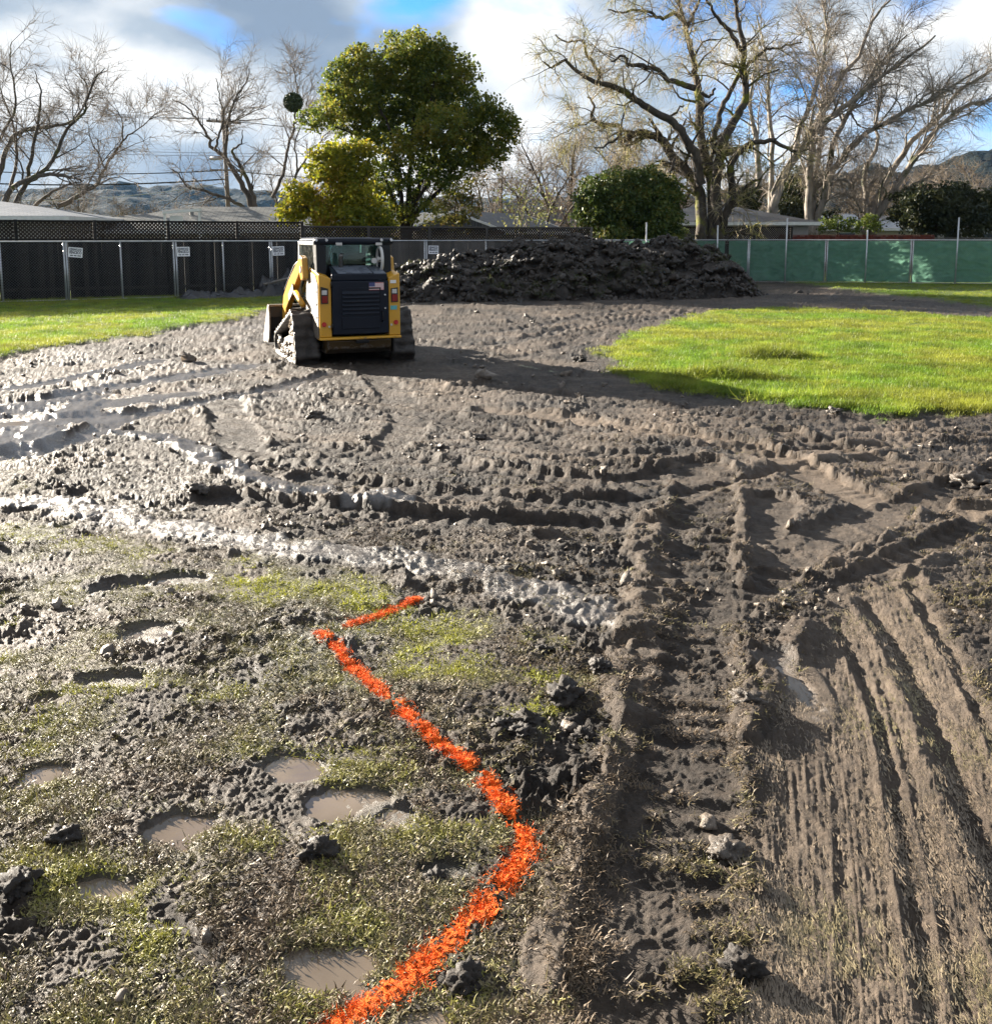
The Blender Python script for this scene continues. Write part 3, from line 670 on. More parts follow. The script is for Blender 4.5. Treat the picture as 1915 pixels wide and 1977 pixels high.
paint_line([(1014,1612),(985,1660),(930,1730),(850,1800),(760,1882),(690,1930),(600,2000)], 0.074, 'broad bright orange paint stripe ending beside the largest muddy puddle', -0.12)
paint_line([(1880,765),(1925,757),(1990,750)], 0.10, 'small orange paint dash at the lawn edge', -0.1)
# ================================================================== COMPACT TRACK LOADER
def paint_mat(name, col, dirt=0.5, rough=0.35, dz=0.9, dirtcol=(0.17, 0.135, 0.10), dark=(0.03, 0.024, 0.019), spec=0.5):
    """paint with splashed mud: more mud low down on the machine, clumpy"""
    t = NT(name); p = t.coord(); n = t.noise(p, 7, 8, 0.68); n2 = t.noise(p, 38, 5, 0.7)
    sp = t.n('ShaderNodeSeparateXYZ'); t.l(p, sp.inputs[0])
    z = t.math('MULTIPLY', sp.outputs[2], dz)
    f = t.math('ADD', t.math('MULTIPLY', n, 1.0), t.math('MULTIPLY', n2, 0.55))
    f = t.math('SUBTRACT', f, z); f = t.math('ADD', f, dirt)
    m = t.ramp(f, [(0.60, 0.0), (0.68, 1.0)])
    fade = t.mix(t.math('MULTIPLY', t.noise(p, 2.5, 4), 0.35), col, tuple(c * 0.75 + 0.04 for c in col))
    c = t.mix(m, fade, t.ramp(n2, [(0.35, dark), (0.6, dirtcol)]))
    r = t.mix(m, rough, 0.6)
    t.bsdf(c, r, t.bump(t.mix(m, 0.0, n2), 0.8, 0.02), spec=spec)
    return t.m
YEL = (0.56, 0.285, 0.018)
M_YEL = paint_mat('yellow_paint', YEL, 0.13, 0.32)
M_YELD = paint_mat('yellow_paint_splashed', YEL, 0.78, 0.4, 0.52)
M_YELB = paint_mat('yellow_paint_shaded', tuple(c * .10 for c in YEL), 0.02, 0.5, 0.6)  # yellow darkened to carry the shade under the body
M_NAVY = paint_mat('dark_blue_paint', (0.0035, 0.0065, 0.0145), -0.28, 0.35, spec=0.16, dirtcol=(0.06,0.05,0.04))
M_BLK = simple('black_steel', (0.004, 0.004, 0.005), 0.45, 0.3, spec=.3)
M_BLKP = simple('black_bezel', (0.012, 0.010, 0.010), 0.5, 0.2)
M_STEEL = simple('worn_steel', (0.20, 0.195, 0.185), 0.42, 0.35, 8, metal=0.6, bump=0.2)
M_SILV = simple('silver_trim', (0.55, 0.56, 0.57), 0.3, 0.2, 9, metal=0.7)
M_RED = simple('red_lens', (0.20, 0.008, 0.008), 0.2, 0.2)
M_REDB = simple('red_reflector', (0.42, 0.02, 0.02), 0.25, 0.15)
M_WLENS = simple('white_lens', (0.50, 0.49, 0.47), 0.2, 0.1)
M_WHITE = simple('white_print', (0.75, 0.74, 0.72), 0.5, 0.06)
M_FRED = simple('flag_red', (0.40, 0.035, 0.05), 0.5, 0.1)
M_FBLU = simple('flag_blue', (0.045, 0.055, 0.16), 0.5, 0.1)
M_TEAL = simple('teal_sticker', (0.10, 0.38, 0.40), 0.5, 0.2)
M_RUB = clod_material('muddy_rubber_shaded', (0.009, 0.007, 0.006), (0.050, 0.039, 0.030))  # rubber with mud, darkened for the shade at the rear of the tracks
M_TMUD = clod_material('caked_mud', (0.07, 0.054, 0.040), (0.25, 0.20, 0.15))
def glass_mat():
    t = NT('cab_glass'); g = t.n('ShaderNodeBsdfGlossy'); g.inputs[1].default_value = 0.03; g.inputs[0].default_value = (0.8, 0.9, 0.9, 1)
    tr = t.n('ShaderNodeBsdfTransparent'); tr.inputs[0].default_value = (0.62, 0.78, 0.76, 1)
    fr = t.n('ShaderNodeFresnel'); fr.inputs[0].default_value = 1.5
    d = t.n('ShaderNodeBsdfDiffuse'); d.inputs[0].default_value = (0.40, 0.42, 0.38, 1)
    m = t.n('ShaderNodeMixShader'); t.l(fr.outputs[0], m.inputs[0]); t.l(tr.outputs[0], m.inputs[1]); t.l(g.outputs[0], m.inputs[2])
    m2 = t.n('ShaderNodeMixShader'); t.l(t.ramp(t.noise(t.coord(), 9, 6, .7), [(0.5, 0.03), (0.85, 0.25)]), m2.inputs[0]); t.l(m.outputs[0], m2.inputs[1]); t.l(d.outputs[0], m2.inputs[2])
    t.l(m2.outputs[0], t.out.inputs[0]); return t.m
M_GLASS = glass_mat()

def fake_pos():
    a, b = PG(577 , 702), PG(797, 696)
    return (a + b) / 2
rc = fake_pos(); HEAD = math.radians(22.0)
fwd = np.array([-math.sin(HEAD), math.cos(HEAD)])
LO = (rc[0] + fwd[0] * 1.02, rc[1] + fwd[1] * 1.02, -0.05)
loader = empty('track_loader', LO, HEAD)
tag(loader, 'yellow and dark blue tracked skid steer loader parked in the mud', 'loader')
Lp = loader
# --- rear columns
def col_profile(x0, x1, sgn):
    m = MB()
    pts = [(-1.35, 0.50), (-1.35, 1.42), (-1.20, 1.50), (-0.62, 1.52), (-0.30, 1.20), (-0.25, 0.50)]
    m.prism(pts, x0, x1); return m
# side_panel with slanted top toward the middle
for sx in (-1, 1):
    x0, x1 = (-0.64, -0.455) if sx < 0 else (0.455, 0.64)
    xo, xi = (x0, x1) if sx < 0 else (x1, x0)
    m = MB()
    vs = [(xo, -1.35, .50), (xi, -1.35, .50), (xi, -1.35, 1.40), (xo, -1.33, 1.47), (xo, -0.25, .50), (xi, -0.25, .50), (xi, -0.62, 1.50), (xo, -0.62, 1.56)]
    m.add(vs, [(0, 1, 2, 3), (4, 5, 6, 7), (0, 1, 5, 4), (1, 2, 6, 5), (2, 3, 7, 6), (3, 0, 4, 7)])
    p = m.build('rear_column', M_YEL if sx > 0 else M_YEL, Lp, 0.012)
# splashed outer side skins, just proud of the columns
for sx in (-1, 1):
    m = MB(); m.prism([(-1.30, .47), (-1.30, 1.30), (-1.12, 1.44), (-0.66, 1.50), (-0.40, 1.26), (-0.28, .47)], sx * 0.642, sx * 0.652)
    m.build('side_panel', M_YELD, Lp, 0.006)
# counterweight lip and belly
m = MB(); m.prism([(-1.385, .455), (-1.385, .488), (-1.34, .498), (-1.10, .498), (-1.10, .455)], -0.645, 0.645); m.build('bumper', M_YEL, Lp, 0.01)
m = MB(); m.prism([(-1.28, .30), (-1.32, .439), (0.9, .439), (0.9, .25), (-1.0, .20)], -0.50, 0.50); m.build('belly_plate', M_YELB, Lp, 0.02)
m = MB(); m.box((-0.50, -1.10, 0.53), (0.50, 0.9, 1.0)); m.build('chassis', M_BLK, Lp)
for y in (-0.75, 0.55):
    m = MB(); m.tube([(-0.62, y, 0.34), (0.62, y, 0.34)], 0.06, 10); m.build('axle', M_BLK, Lp)
# --- rear door
door = MB().box((-0.445, -1.372, 0.535), (0.445, -1.30, 1.36)).build('rear_door', M_NAVY, Lp, 0.015)
m = MB()
m.box((-0.30, -1.384, 0.62), (0.30, -1.3725, 0.80)); m.build('lower_inset', M_NAVY, door, 0.006)
for k in range(6):
    z = 0.845 + k * 0.062
    MB().add([(-0.29, -1.374, z), (0.29, -1.374, z), (0.29, -1.402, z + .008), (-0.29, -1.402, z + .008), (-0.29, -1.374, z + .05), (0.29, -1.374, z + .05)],
             [(0, 1, 2, 3), (3, 2, 5, 4), (0, 3, 4), (1, 5, 2), (0, 4, 5, 1)]).build('louver', M_NAVY, door)
m = MB(); m.box((-0.32, -1.380, 0.825), (-0.30, -1.3725, 1.235)); m.box((0.30, -1.380, 0.825), (0.32, -1.3725, 1.235)); m.box((-0.32, -1.380, 1.235), (0.32, -1.3725, 1.255)); m.build('louver_frame', M_NAVY, door)
for z in (0.93, 1.14):
    MB().tube([(0.385, -1.374, z), (0.385, -1.395, z)], 0.013, 10).build('latch', M_SILV, door)
for z in (0.62, 1.26): MB().tube([(-0.452, -1.378, z), (-0.452, -1.378, z + .09)], 0.016, 10).build('hinge', M_BLK, door, smooth=True)
MB().tube([(0.34, -1.374, 0.72), (0.34, -1.415, 0.74), (0.34, -1.415, 0.86), (0.34, -1.374, 0.88)], 0.011, 8).build('door_handle', M_BLK, door, smooth=True)
# flag sticker: 13 stripes and a canton
fx0, fz0, fw, fh = 0.135, 1.215, 0.235, 0.118
flag = MB().box((fx0, -1.3745, fz0), (fx0 + fw, -1.3722, fz0 + fh)).build('flag_sticker', M_FRED, door)
for k in range(6):
    z = fz0 + fh * (2 * k + 1) / 13
    MB().box((fx0 if k < 3 else fx0 + fw * .4, -1.3757, z), (fx0 + fw, -1.3746, z + fh / 13)).build('stripe', M_WHITE, flag)
MB().box((fx0, -1.3768, fz0 + fh * 6 / 13), (fx0 + fw * .4, -1.3747, fz0 + fh)).build('canton', M_FBLU, flag)
# --- engine hood with slats, sloping up towards the cab
hood = MB()
hood.add([(-0.44, -1.33, 1.365), (0.44, -1.33, 1.365), (0.44, -1.33, 1.46), (-0.44, -1.33, 1.46), (-0.36, -0.80, 1.40), (0.44, -0.80, 1.40), (0.44, -0.80, 1.58), (-0.36, -0.80, 1.58)],
         [(0, 1, 2, 3), (4, 5, 6, 7), (0, 1, 5, 4), (1, 2, 6, 5), (2, 3, 7, 6), (3, 0, 4, 7)])
hood = hood.build('engine_hood', M_NAVY, Lp, 0.012)
M_SLAT = simple('hood_slat', (0.16, 0.18, 0.215), 0.28, 0.2, metal=0.3)
sl_ = (1.58 - 1.46) / 0.53
for k in range(5):
    y0 = -1.29 + k * 0.095; z0 = 1.46 + (y0 + 1.33) * sl_
    MB().add([(-0.33, y0, z0 + .004), (0.22, y0, z0 + .004), (0.22, y0 + .05, z0 + .05 * sl_ + .016), (-0.33, y0 + .05, z0 + .05 * sl_ + .016), (-0.33, y0 + .055, z0 + .012), (0.22, y0 + .055, z0 + .012)],
             [(0, 1, 2, 3), (3, 2, 5, 4), (0, 3, 4), (1, 5, 2)]).build('slat', M_SLAT, hood)
MB().add([(0.24, -1.30, 1.472), (0.43, -1.30, 1.472), (0.43, -0.82, 1.582), (0.24, -0.82, 1.582), (0.24, -1.30, 1.46), (0.43, -1.30, 1.46), (0.43, -0.82, 1.57), (0.24, -0.82, 1.57)],
         [(0, 1, 2, 3), (0, 1, 5, 4), (1, 2, 6, 5), (2, 3, 7, 6), (3, 0, 4, 7)]).build('hood_plate', M_SLAT, hood)
# --- cab
cab = MB(); cab.box((-0.58, -0.72, 1.0), (0.58, -0.66, 1.58)); cab.box((-0.58, -0.66, 1.0), (0.58, 0.72, 1.03)); cab = cab.build('cab_base', M_BLK, Lp)
for sx in (-1, 1):
    x0, x1 = sorted((sx * 0.60, sx * 0.44))
    MB().prism([(-1.02, 1.42), (-0.80, 1.42), (-0.72, 1.98), (-0.98, 1.98)], x0, x1).build('rear_post', M_BLK, Lp, 0.02)
    MB().prism([(0.60, 1.0), (0.72, 1.0), (0.62, 1.96), (0.52, 1.96)], *sorted((sx * 0.58, sx * 0.50))).build('front_post', M_SILV if sx < 0 else M_BLK, Lp, 0.01)
    MB().box((min(sx * .58, sx * .52), -0.72, 1.90), (max(sx * .58, sx * .52), 0.55, 1.96)).build('roof_rail', M_SILV if sx < 0 else M_BLK, Lp, 0.01)
    w = MB().prism([(-0.70, 1.30), (0.58, 1.05), (0.50, 1.90), (-0.70, 1.90)], sx * 0.552, sx * 0.560).build('side_window', M_GLASS, Lp)
    # black guard slots behind the pane
    for k in range(7):
        MB().prism([(-0.02 + 0, 1.22 + k * .085), (0.32, 1.20 + k * .085), (0.32, 1.235 + k * .085), (-0.02, 1.255 + k * .085)], sx * 0.520, sx * 0.530).build('guard_bar', M_BLK, w)
MB().tube([(-0.625, -0.97, 1.965), (0.625, -0.97, 1.965)], 0.055, 14).build('roof_bar', M_NAVY, Lp, smooth=True)
MB().add([(-0.60, -0.98, 1.985), (0.60, -0.98, 1.985), (0.56, 0.66, 1.975), (-0.56, 0.66, 1.975), (-0.55, -0.90, 2.03), (0.25, -0.90, 2.03), (0.22, 0.58, 2.02), (-0.52, 0.58, 2.02)],
         [(0, 3, 2, 1), (4, 5, 6, 7), (0, 1, 5, 4), (1, 2, 6, 5), (2, 3, 7, 6), (3, 0, 4, 7)]).build('roof', M_NAVY, Lp, 0.02)
for x in (-0.60, -0.44, 0.44, 0.60):
    MB().tube([(x, -1.015, 1.985), (x, -1.045, 1.985)], 0.022, 10).build('bolt', M_SILV, Lp)
MB().box((-0.50, 0.56, 1.10), (0.50, 0.57, 1.90)).build('front_window', M_GLASS, Lp)
MB().box((-0.43, -0.74, 1.60), (0.43, -0.73, 1.92)).build('rear_window', M_GLASS, Lp)
# seat and levers seen through the glass
seat = MB().prism([(-0.45, 1.15), (-0.10, 1.15), (-0.10, 1.25), (-0.33, 1.28), (-0.42, 1.78), (-0.52, 1.78)], -0.08, 0.32).build('operator_seat', M_BLK, Lp, 0.03)
m = MB(); m.tube([(-0.30, -0.60, 1.55), (-0.36, -0.62, 1.80), (-0.34, -0.62, 1.88)], 0.035, 10); m.build('intake_pipe', M_BLK, Lp, smooth=True)
m = MB(); m.tube([(-0.32, 0.50, 1.35), (-0.10, 0.52, 1.62), (-0.02, 0.50, 1.84)], 0.012, 8); m.build('wiper', M_BLK, Lp, smooth=True)
# round wheel-like reel on the right
ring = [(0.415, -1.00 + 0.155 * math.cos(a), 1.68 + 0.19 * math.sin(a)) for a in np.linspace(0, 2 * math.pi, 25)]
reel = MB().tube(ring, 0.026, 8, False).build('reel_ring', M_WLENS, Lp, smooth=True)
for k in range(6):
    a = k * math.pi / 3 + .2
    MB().tube([(0.405, -1.0, 1.68), (0.415, -1.0 + 0.15 * math.cos(a), 1.68 + 0.185 * math.sin(a))], 0.012, 6).build('spoke', M_BLK, reel)
MB().tube([(0.43, -1.0, 1.68), (0.36, -1.0, 1.68)], 0.05, 10).build('hub', M_WLENS, reel)
MB().tube([(0.31, -1.06, 1.66), (0.31, -1.0, 1.66)], 0.045, 10).build('work_lamp', M_WLENS, Lp)
# --- lights on the columns
for sx in (-1, 1):
    x0, x1 = (-0.615, -0.505) if sx < 0 else (0.49, 0.60)
    lamp = MB().add([(x0, -1.366, 1.02), (x1, -1.366, 1.02), (x1, -1.366, 1.25), (x0, -1.366, 1.28 if sx < 0 else 1.235),
                     (x0, -1.345, 1.02), (x1, -1.345, 1.02), (x1, -1.345, 1.25), (x0, -1.345, 1.28 if sx < 0 else 1.235)],
                    [(0, 1, 2, 3), (0, 1, 5, 4), (1, 2, 6, 5), (2, 3, 7, 6), (3, 0, 4, 7)]).build('tail_light', M_BLKP, Lp)
    MB().box((x0 + .012, -1.376, 1.155), (x1 - .02, -1.3665, 1.225)).build('reverse_lens', M_WLENS, lamp, 0.004)
    MB().box((x0 + .012, -1.376, 1.03), (x1 - .012, -1.3665, 1.14)).build('brake_lens', M_RED, lamp, 0.004)
    cx = -0.575 if sx < 0 else 0.565
    MB().tube([(cx, -1.352, 0.70), (cx, -1.364, 0.70)], 0.037, 20).build('reflector', M_REDB, Lp)
    cx2 = -0.495 if sx < 0 else 0.49
    MB().tube([(cx2, -1.352, 0.665), (cx2, -1.360, 0.665)], 0.018, 12).build('bolt_cap', M_WLENS, Lp)
MB().box((0.48, -1.3545, 1.315), (0.575, -1.3515, 1.365)).build('white_sticker', M_WHITE, Lp)
MB().box((0.48, -1.3545, 0.90), (0.585, -1.3515, 0.965)).build('teal_sticker', M_TEAL, Lp)
# --- lift arms, cylinders
ARM = [(-0.66, 1.38), (-0.60, 1.70), (-0.46, 1.74), (0.70, 1.28), (1.20, 1.02), (1.46, 0.55), (1.36, 0.36), (1.20, 0.42), (1.00, 0.78), (0.55, 1.02), (-0.35, 1.46), (-0.48, 1.34)]
for sx in (-1, 1):
    arm = MB().prism(ARM, *sorted((sx * 0.655, sx * 0.755))).build('lift_arm', M_YEL, Lp, 0.015)
    MB().tube([(sx * 0.65, -0.53, 1.52), (sx * 0.77, -0.53, 1.52)], 0.06, 14).build('pivot_pin', M_STEEL, arm)
    m = MB(); m.prism([(0.10, 1.14), (0.55, 0.95), (0.62, 1.06), (0.16, 1.27)], *sorted((sx * 0.757, sx * 0.775))); m.build('arm_plate', M_YELD, arm, 0.006)
    cy_ = MB().tube([(sx * 0.74, -0.55, 0.95), (sx * 0.74, 0.05, 1.12)], 0.045, 12).build('lift_cylinder', M_YEL, Lp, smooth=True)
    MB().tube([(sx * 0.74, 0.04, 1.118), (sx * 0.74, 0.5, 1.06)], 0.024, 10).build('piston_rod', M_SILV, cy_, smooth=True)
    cz = MB().tube([(sx * 0.42, 1.05, 0.95), (sx * 0.42, 1.38, 0.62)], 0.04, 10).build('tilt_cylinder', M_BLK, Lp, smooth=True)
MB().box((-0.68, 1.10, 0.60), (0.68, 1.24, 0.78)).build('cross_tube', M_YELD, Lp, 0.02)
for k, (dx, dz) in enumerate(((0.70, .03), (0.725, .05))):
    for sx in (-1, 1): MB().tube([(sx * dx, -0.50, 1.66 + dz), (sx * dx, 0.2, 1.48 + dz + .03), (sx * dx, 0.75, 1.27 + dz), (sx * dx, 1.2, 1.06 + dz), (sx * (dx - .2), 1.35, .85)], 0.014, 7).build('hydraulic_hose', M_BLK, Lp, smooth=True)
MB().tube([(-0.20, -0.93, 1.50), (-0.20, -0.93, 1.72), (-0.20, -0.97, 1.76)], 0.035, 10).build('exhaust_pipe', M_STEEL, Lp, smooth=True)
for x in (-0.30, 0.34): MB().box((x, -1.06, 1.90), (x + .10, -1.02, 1.945)).build('work_light', M_WLENS, Lp, 0.006)
for z in (0.80, 1.00, 1.20): MB().tube([(-0.648, -1.22, z), (-0.662, -1.22, z)], 0.018, 8).build('bolt', M_STEEL, Lp)
MB().box((-0.10, -1.46, 0.40), (0.10, -1.385, 0.455)).build('tow_hitch', M_BLK, Lp, 0.01)
# --- tracks with a raised rear sprocket
def track_loop(n=150):
    cs = [(-0.62, 0.56, 0.27), (-0.86, 0.21, 0.17), (0.80, 0.22, 0.18)]          # sprocket, rear idler, front idler
    th = np.linspace(0, 2 * math.pi, 900, endpoint=False)
    pts = []
    P = np.array([(c[0] + c[2] * math.cos(a), c[1] + c[2] * math.sin(a)) for c in cs for a in np.linspace(0, 2 * math.pi, 90, endpoint=False)])
    P = P[np.lexsort((P[:, 1], P[:, 0]))]
    def half(Q):
        o = []
        for p in Q:
            while len(o) > 1 and np.cross(o[-1] - o[-2], p - o[-2]) <= 0: o.pop()
            o.append(p)
        return o
    h = half(list(P))[:-1] + half(list(P[::-1]))[:-1]
    h = np.array(h + [h[0]]); L = np.concatenate([[0], np.cumsum(np.hypot(*np.diff(h, axis=0).T))])
    s = np.linspace(0, L[-1], n, endpoint=False)
    return np.stack([np.interp(s, L, h[:, 0]), np.interp(s, L, h[:, 1])], -1), L[-1]
loop, LL = track_loop(168)
def belt(xc, w, seed):
    n = len(loop); nx = 9
    tg = np.roll(loop, -1, 0) - np.roll(loop, 1, 0); tg /= np.linalg.norm(tg, axis=1)[:, None]
    nrm = np.stack([tg[:, 1], -tg[:, 0]], -1)                                         # outward
    V = []; sarr = np.arange(n) / n * LL
    for i in range(n):
        lug = 1.0 if (i // 3) % 2 == 0 else 0.0
        for k in range(nx):
            x = (k / (nx - 1) - 0.5) * w
            nz = float(fbm(np.array([sarr[i] * 7 + seed]), np.array([x * 8 + seed]), 3, 5)[0])
            off = 0.012 + 0.028 * lug + 0.030 * nz
            V.append((xc + x + 0.012 * nz * (1 if k in (0, nx - 1) else 0), loop[i, 0] + nrm[i, 0] * off, loop[i, 1] + nrm[i, 1] * off))
    for i in range(n):
        for k in (0, 1): V.append((xc + (k - 0.5) * w, loop[i, 0] - nrm[i, 0] * 0.03, loop[i, 1] - nrm[i, 1] * 0.03))
    F = []
    for i in range(n):
        j = (i + 1) % n
        for k in range(nx - 1): F.append((i * nx + k, i * nx + k + 1, j * nx + k + 1, j * nx + k))
        a, b = n * nx + 2 * i, n * nx + 2 * j
        F += [(a, b, b + 1, a + 1), (i * nx, j * nx, b, a), (i * nx + nx - 1, a + 1, b + 1, j * nx + nx - 1)]
    return V, F
def lumpy_disc(name, x, y, z, r, w, mat, parent, seed):
    """wheel caked with mud: a lumpy dished disc facing outwards (sign of w)"""
    nr, na = 7, 30; V = []; Fq = []
    for i in range(nr + 1):
        for k in range(na):
            a = 2 * math.pi * k / na; q = r * i / nr
            spoke = 0.5 + 0.5 * math.cos(a * 6 + seed)
            nz = float(pn(np.array([q * 22 * math.cos(a) + seed]), np.array([q * 22 * math.sin(a)]), 3)[0])
            rr = q * (1 + 0.05 * nz)
            d = abs(w) * (0.55 + 0.45 * (i > nr - 2) + 0.35 * (i < 3) + 0.45 * nz - (0.35 * (1 - spoke) if 2 < i < nr - 1 else 0))
            if i == nr: d = 0
            V.append((x + math.copysign(d, w), y + rr * math.cos(a), z + rr * math.sin(a)))
    for i in range(nr):
        for k in range(na): Fq.append((i * na + k, i * na + (k + 1) % na, (i + 1) * na + (k + 1) % na, (i + 1) * na + k))
    return np_mesh(name, V, [np.array(Fq)], mat, parent)
for sx in (-1, 1):
    V, Fc = belt(sx * 0.78, 0.38, 3 + sx)
    tr = np_mesh('track', V, [np.array(Fc)], M_RUB, Lp); tag(tr, 'rubber track caked with mud')
    lumpy_disc('sprocket', sx * 0.88, -0.62, 0.56, 0.235, sx * 0.07, M_TMUD, tr, 1)
    lumpy_disc('idler', sx * 0.88, -0.86, 0.21, 0.15, sx * 0.06, M_TMUD, tr, 2)
    lumpy_disc('idler', sx * 0.88, 0.80, 0.22, 0.16, sx * 0.06, M_TMUD, tr, 3)
    for k in range(5): lumpy_disc('roller', sx * 0.87, -0.55 + k * 0.27, 0.14, 0.10, sx * 0.06, M_TMUD, tr, 4 + k)
    # frame plate behind the wheels, with mud packed on it
    MB().prism([(-0.80, .16), (0.78, .16), (0.70, .30), (-0.40, .50), (-0.62, .60), (-0.75, .40)], *sorted((sx * 0.70, sx * 0.86))).build('track_frame', M_TMUD, tr)
    for k in range(26):
        me = clod_mesh('mud_lump', 900 + k, M_TMUD, 2, 0.8, 0.5)
        q = random.random(); yy = -0.85 + 1.5 * q; zz = random.uniform(0.08, 0.18 + 0.25 * (1 - q))
        o = link(bpy.data.objects.new('mud_lump', me), tr); o.location = (sx * random.uniform(0.87, 0.93), yy, zz); s_ = random.uniform(0.03, 0.075); o.scale = (s_ * .7, s_, s_ * 1.2)
# --- bucket: curved back, floor and two side plates, raised a little
BK = [(1.42, 0.80), (1.36, 0.62), (1.38, 0.42), (1.46, 0.24), (1.58, 0.14), (2.18, 0.12)]
m = MB()
for (a, b) in zip(BK[:-1], BK[1:]):
    nx_, nz_ = -(b[1] - a[1]), (b[0] - a[0]); q = math.hypot(nx_, nz_); nx_, nz_ = nx_ / q * .02, nz_ / q * .02
    m.prism([a, b, (b[0] + nx_, b[1] + nz_), (a[0] + nx_, a[1] + nz_)], -0.96, 0.96)
bucket = m.build('bucket', M_BLK, Lp)
M_BKT = paint_mat('muddy_bucket', (0.16, 0.15, 0.14), 0.55, 0.5, 0.45, (0.24, 0.20, 0.155))
for sx in (-1, 1):
    MB().prism(BK + [(2.05, 0.30), (1.52, 0.84)], *sorted((sx * 0.962, sx * 0.99))).build('side_plate', M_BKT, bucket, 0.004)
    MB().box((min(sx * .70, sx * .74), 1.30, 0.30), (max(sx * .70, sx * .74), 1.40, 0.66)).build('bucket_bracket', M_STEEL, bucket)
MB().box((-0.985, 1.395, 0.80), (0.985, 1.52, 0.835)).build('top_lip', M_BKT, bucket)
MB().box((-0.96, 2.15, 0.085), (0.96, 2.30, 0.118)).build('cutting_edge', M_STEEL, bucket)
# ================================================================== FENCES
M_GALV = simple('galvanised_steel', (0.42, 0.43, 0.44), 0.38, 0.15, 8, metal=0.55)
M_WIRE = simple('fence_wire', (0.13, 0.135, 0.14), 0.45, 0.1, metal=0.5)
def wood_mat(name, lo, hi):
    t = NT(name); c = t.coord(); s = t.scale(c, (9, 9, 0.8)); n = t.noise(s, 4, 6, 0.6); n2 = t.noise(c, 1.3, 3)
    ob = t.n('ShaderNodeObjectInfo').outputs['Random']
    f = t.math('ADD', t.math('MULTIPLY', n, 0.6), t.math('MULTIPLY', ob, 0.35))
    t.bsdf(t.ramp(f, [(0.25, lo), (0.75, hi)]), 0.8, t.bump(n, 0.4, 0.01), spec=0.2); return t.m
M_DARKW = wood_mat('dark_fence_board', (0.004, 0.0036, 0.0036), (0.040, 0.034, 0.030))
M_LATT = wood_mat('dark_lattice', (0.012, 0.009, 0.008), (0.040, 0.030, 0.024))
M_REDW = wood_mat('red_stained_board', (0.055, 0.012, 0.008), (0.15, 0.036, 0.022))
M_GREYW = wood_mat('weathered_board', (0.045, 0.040, 0.036), (0.13, 0.115, 0.10))
class Line:
    def __init__(s, a, b):
        s.a = np.array(a, float); s.b = np.array(b, float); s.L = np.linalg.norm(s.b - s.a); s.d = (s.b - s.a) / s.L; s.n = np.array([s.d[1], -s.d[0]])
        s.rz = math.atan2(s.d[1], s.d[0])
    def p(s, t, off=0.0): q = s.a + s.d * t + s.n * off; return q
    def at_px(s, u):                   # parameter where the photo column u meets the line
        k = (u - CX) / F                # x = k * depth ; depth ~ CP*y + SP*h
        ax, ay = s.a; dx, dy = s.d
        return (k * (CP * ay + SP * 1.2) - ax) / (dx - k * CP * dy)
def chainlink(name, ln, t0, t1, posts, label, hgt=1.83, z0=0.0, tall=()):
    """local frame: x along the fence, z up, -y toward the camera side"""
    o = empty(name, (*ln.p(t0), z0), ln.rz); tag(o, label, 'fence')
    L = t1 - t0
    ps = sorted(p - t0 for p in posts)
    for p in ps: MB().tube([(p, 0, -0.1), (p, 0, hgt + 0.03)], 0.030, 8).build('post', M_GALV, o, smooth=True)
    for p, hh in tall: MB().tube([(p - t0, -0.05, -0.1), (p - t0 , -0.05, hh)], 0.032, 8).build('tall_pole', M_GALV, o, smooth=True)
    MB().tube([(0, -0.012, hgt), (L, -0.012, hgt)], 0.022, 8).build('top_rail', M_GALV, o, smooth=True)
    MB().tube([(0, -0.012, 0.06), (L, -0.012, 0.06)], 0.012, 6).build('bottom_rail', M_GALV, o, smooth=True)
    edges = [0] + ps + [L]; sp = 0.082; r = 0.0022
    for e0, e1 in zip(edges[:-1], edges[1:]):
        if e1 - e0 < 0.1: continue
        V = []; Q = []; zb, zt = 0.06, hgt
        for sgn in (1, -1):
            for c in np.arange(e0 - (zt - zb), e1 + (zt - zb), sp):
                # wire x = c + sgn*(z-zb) (for sgn=-1 mirrored)
                xa, xb = (c, c + (zt - zb)) if sgn > 0 else (c + (zt - zb), c)
                za, zc = zb, zt
                lo, hi = e0, e1
                def clipx(x0, z0, x1, z1):
                    ts = [0.0, 1.0]; dx = x1 - x0
                    if abs(dx) < 1e-6: return None
                    ta, tb = (lo - x0) / dx, (hi - x0) / dx
                    a, b = max(0, min(ta, tb)), min(1, max(ta, tb))
                    if b - a < 0.02: return None
                    return x0 + dx * a, z0 + (z1 - z0) * a, x0 + dx * b, z0 + (z1 - z0) * b
                w = clipx(xa, za, xb, zc)
                if not w: continue
                x0, za_, x1, zb_ = w; y = -0.030 + sgn * 0.003
                dx, dz = x1 - x0, zb_ - za_; q = math.hypot(dx, dz); nx, nz = -dz / q * r, dx / q * r; b = len(V)
                for (x, z) in ((x0, za_), (x1, zb_)): V += [(x + nx, y, z + nz), (x - nx, y, z - nz), (x, y - 1.6 * r, z)]
                Q += [(b, b + 1, b + 4, b + 3), (b + 1, b + 2, b + 5, b + 4), (b + 2, b, b + 3, b + 5)]
        if V: tag(np_mesh('wire_mesh', V, [np.array(Q)], M_WIRE, o, False), kind='stuff')
    return o
LN1 = Line(FA, FB); LN2 = Line(FB, FC)
tl = lambda u: LN1.at_px(u); tr_ = lambda u: LN2.at_px(u)
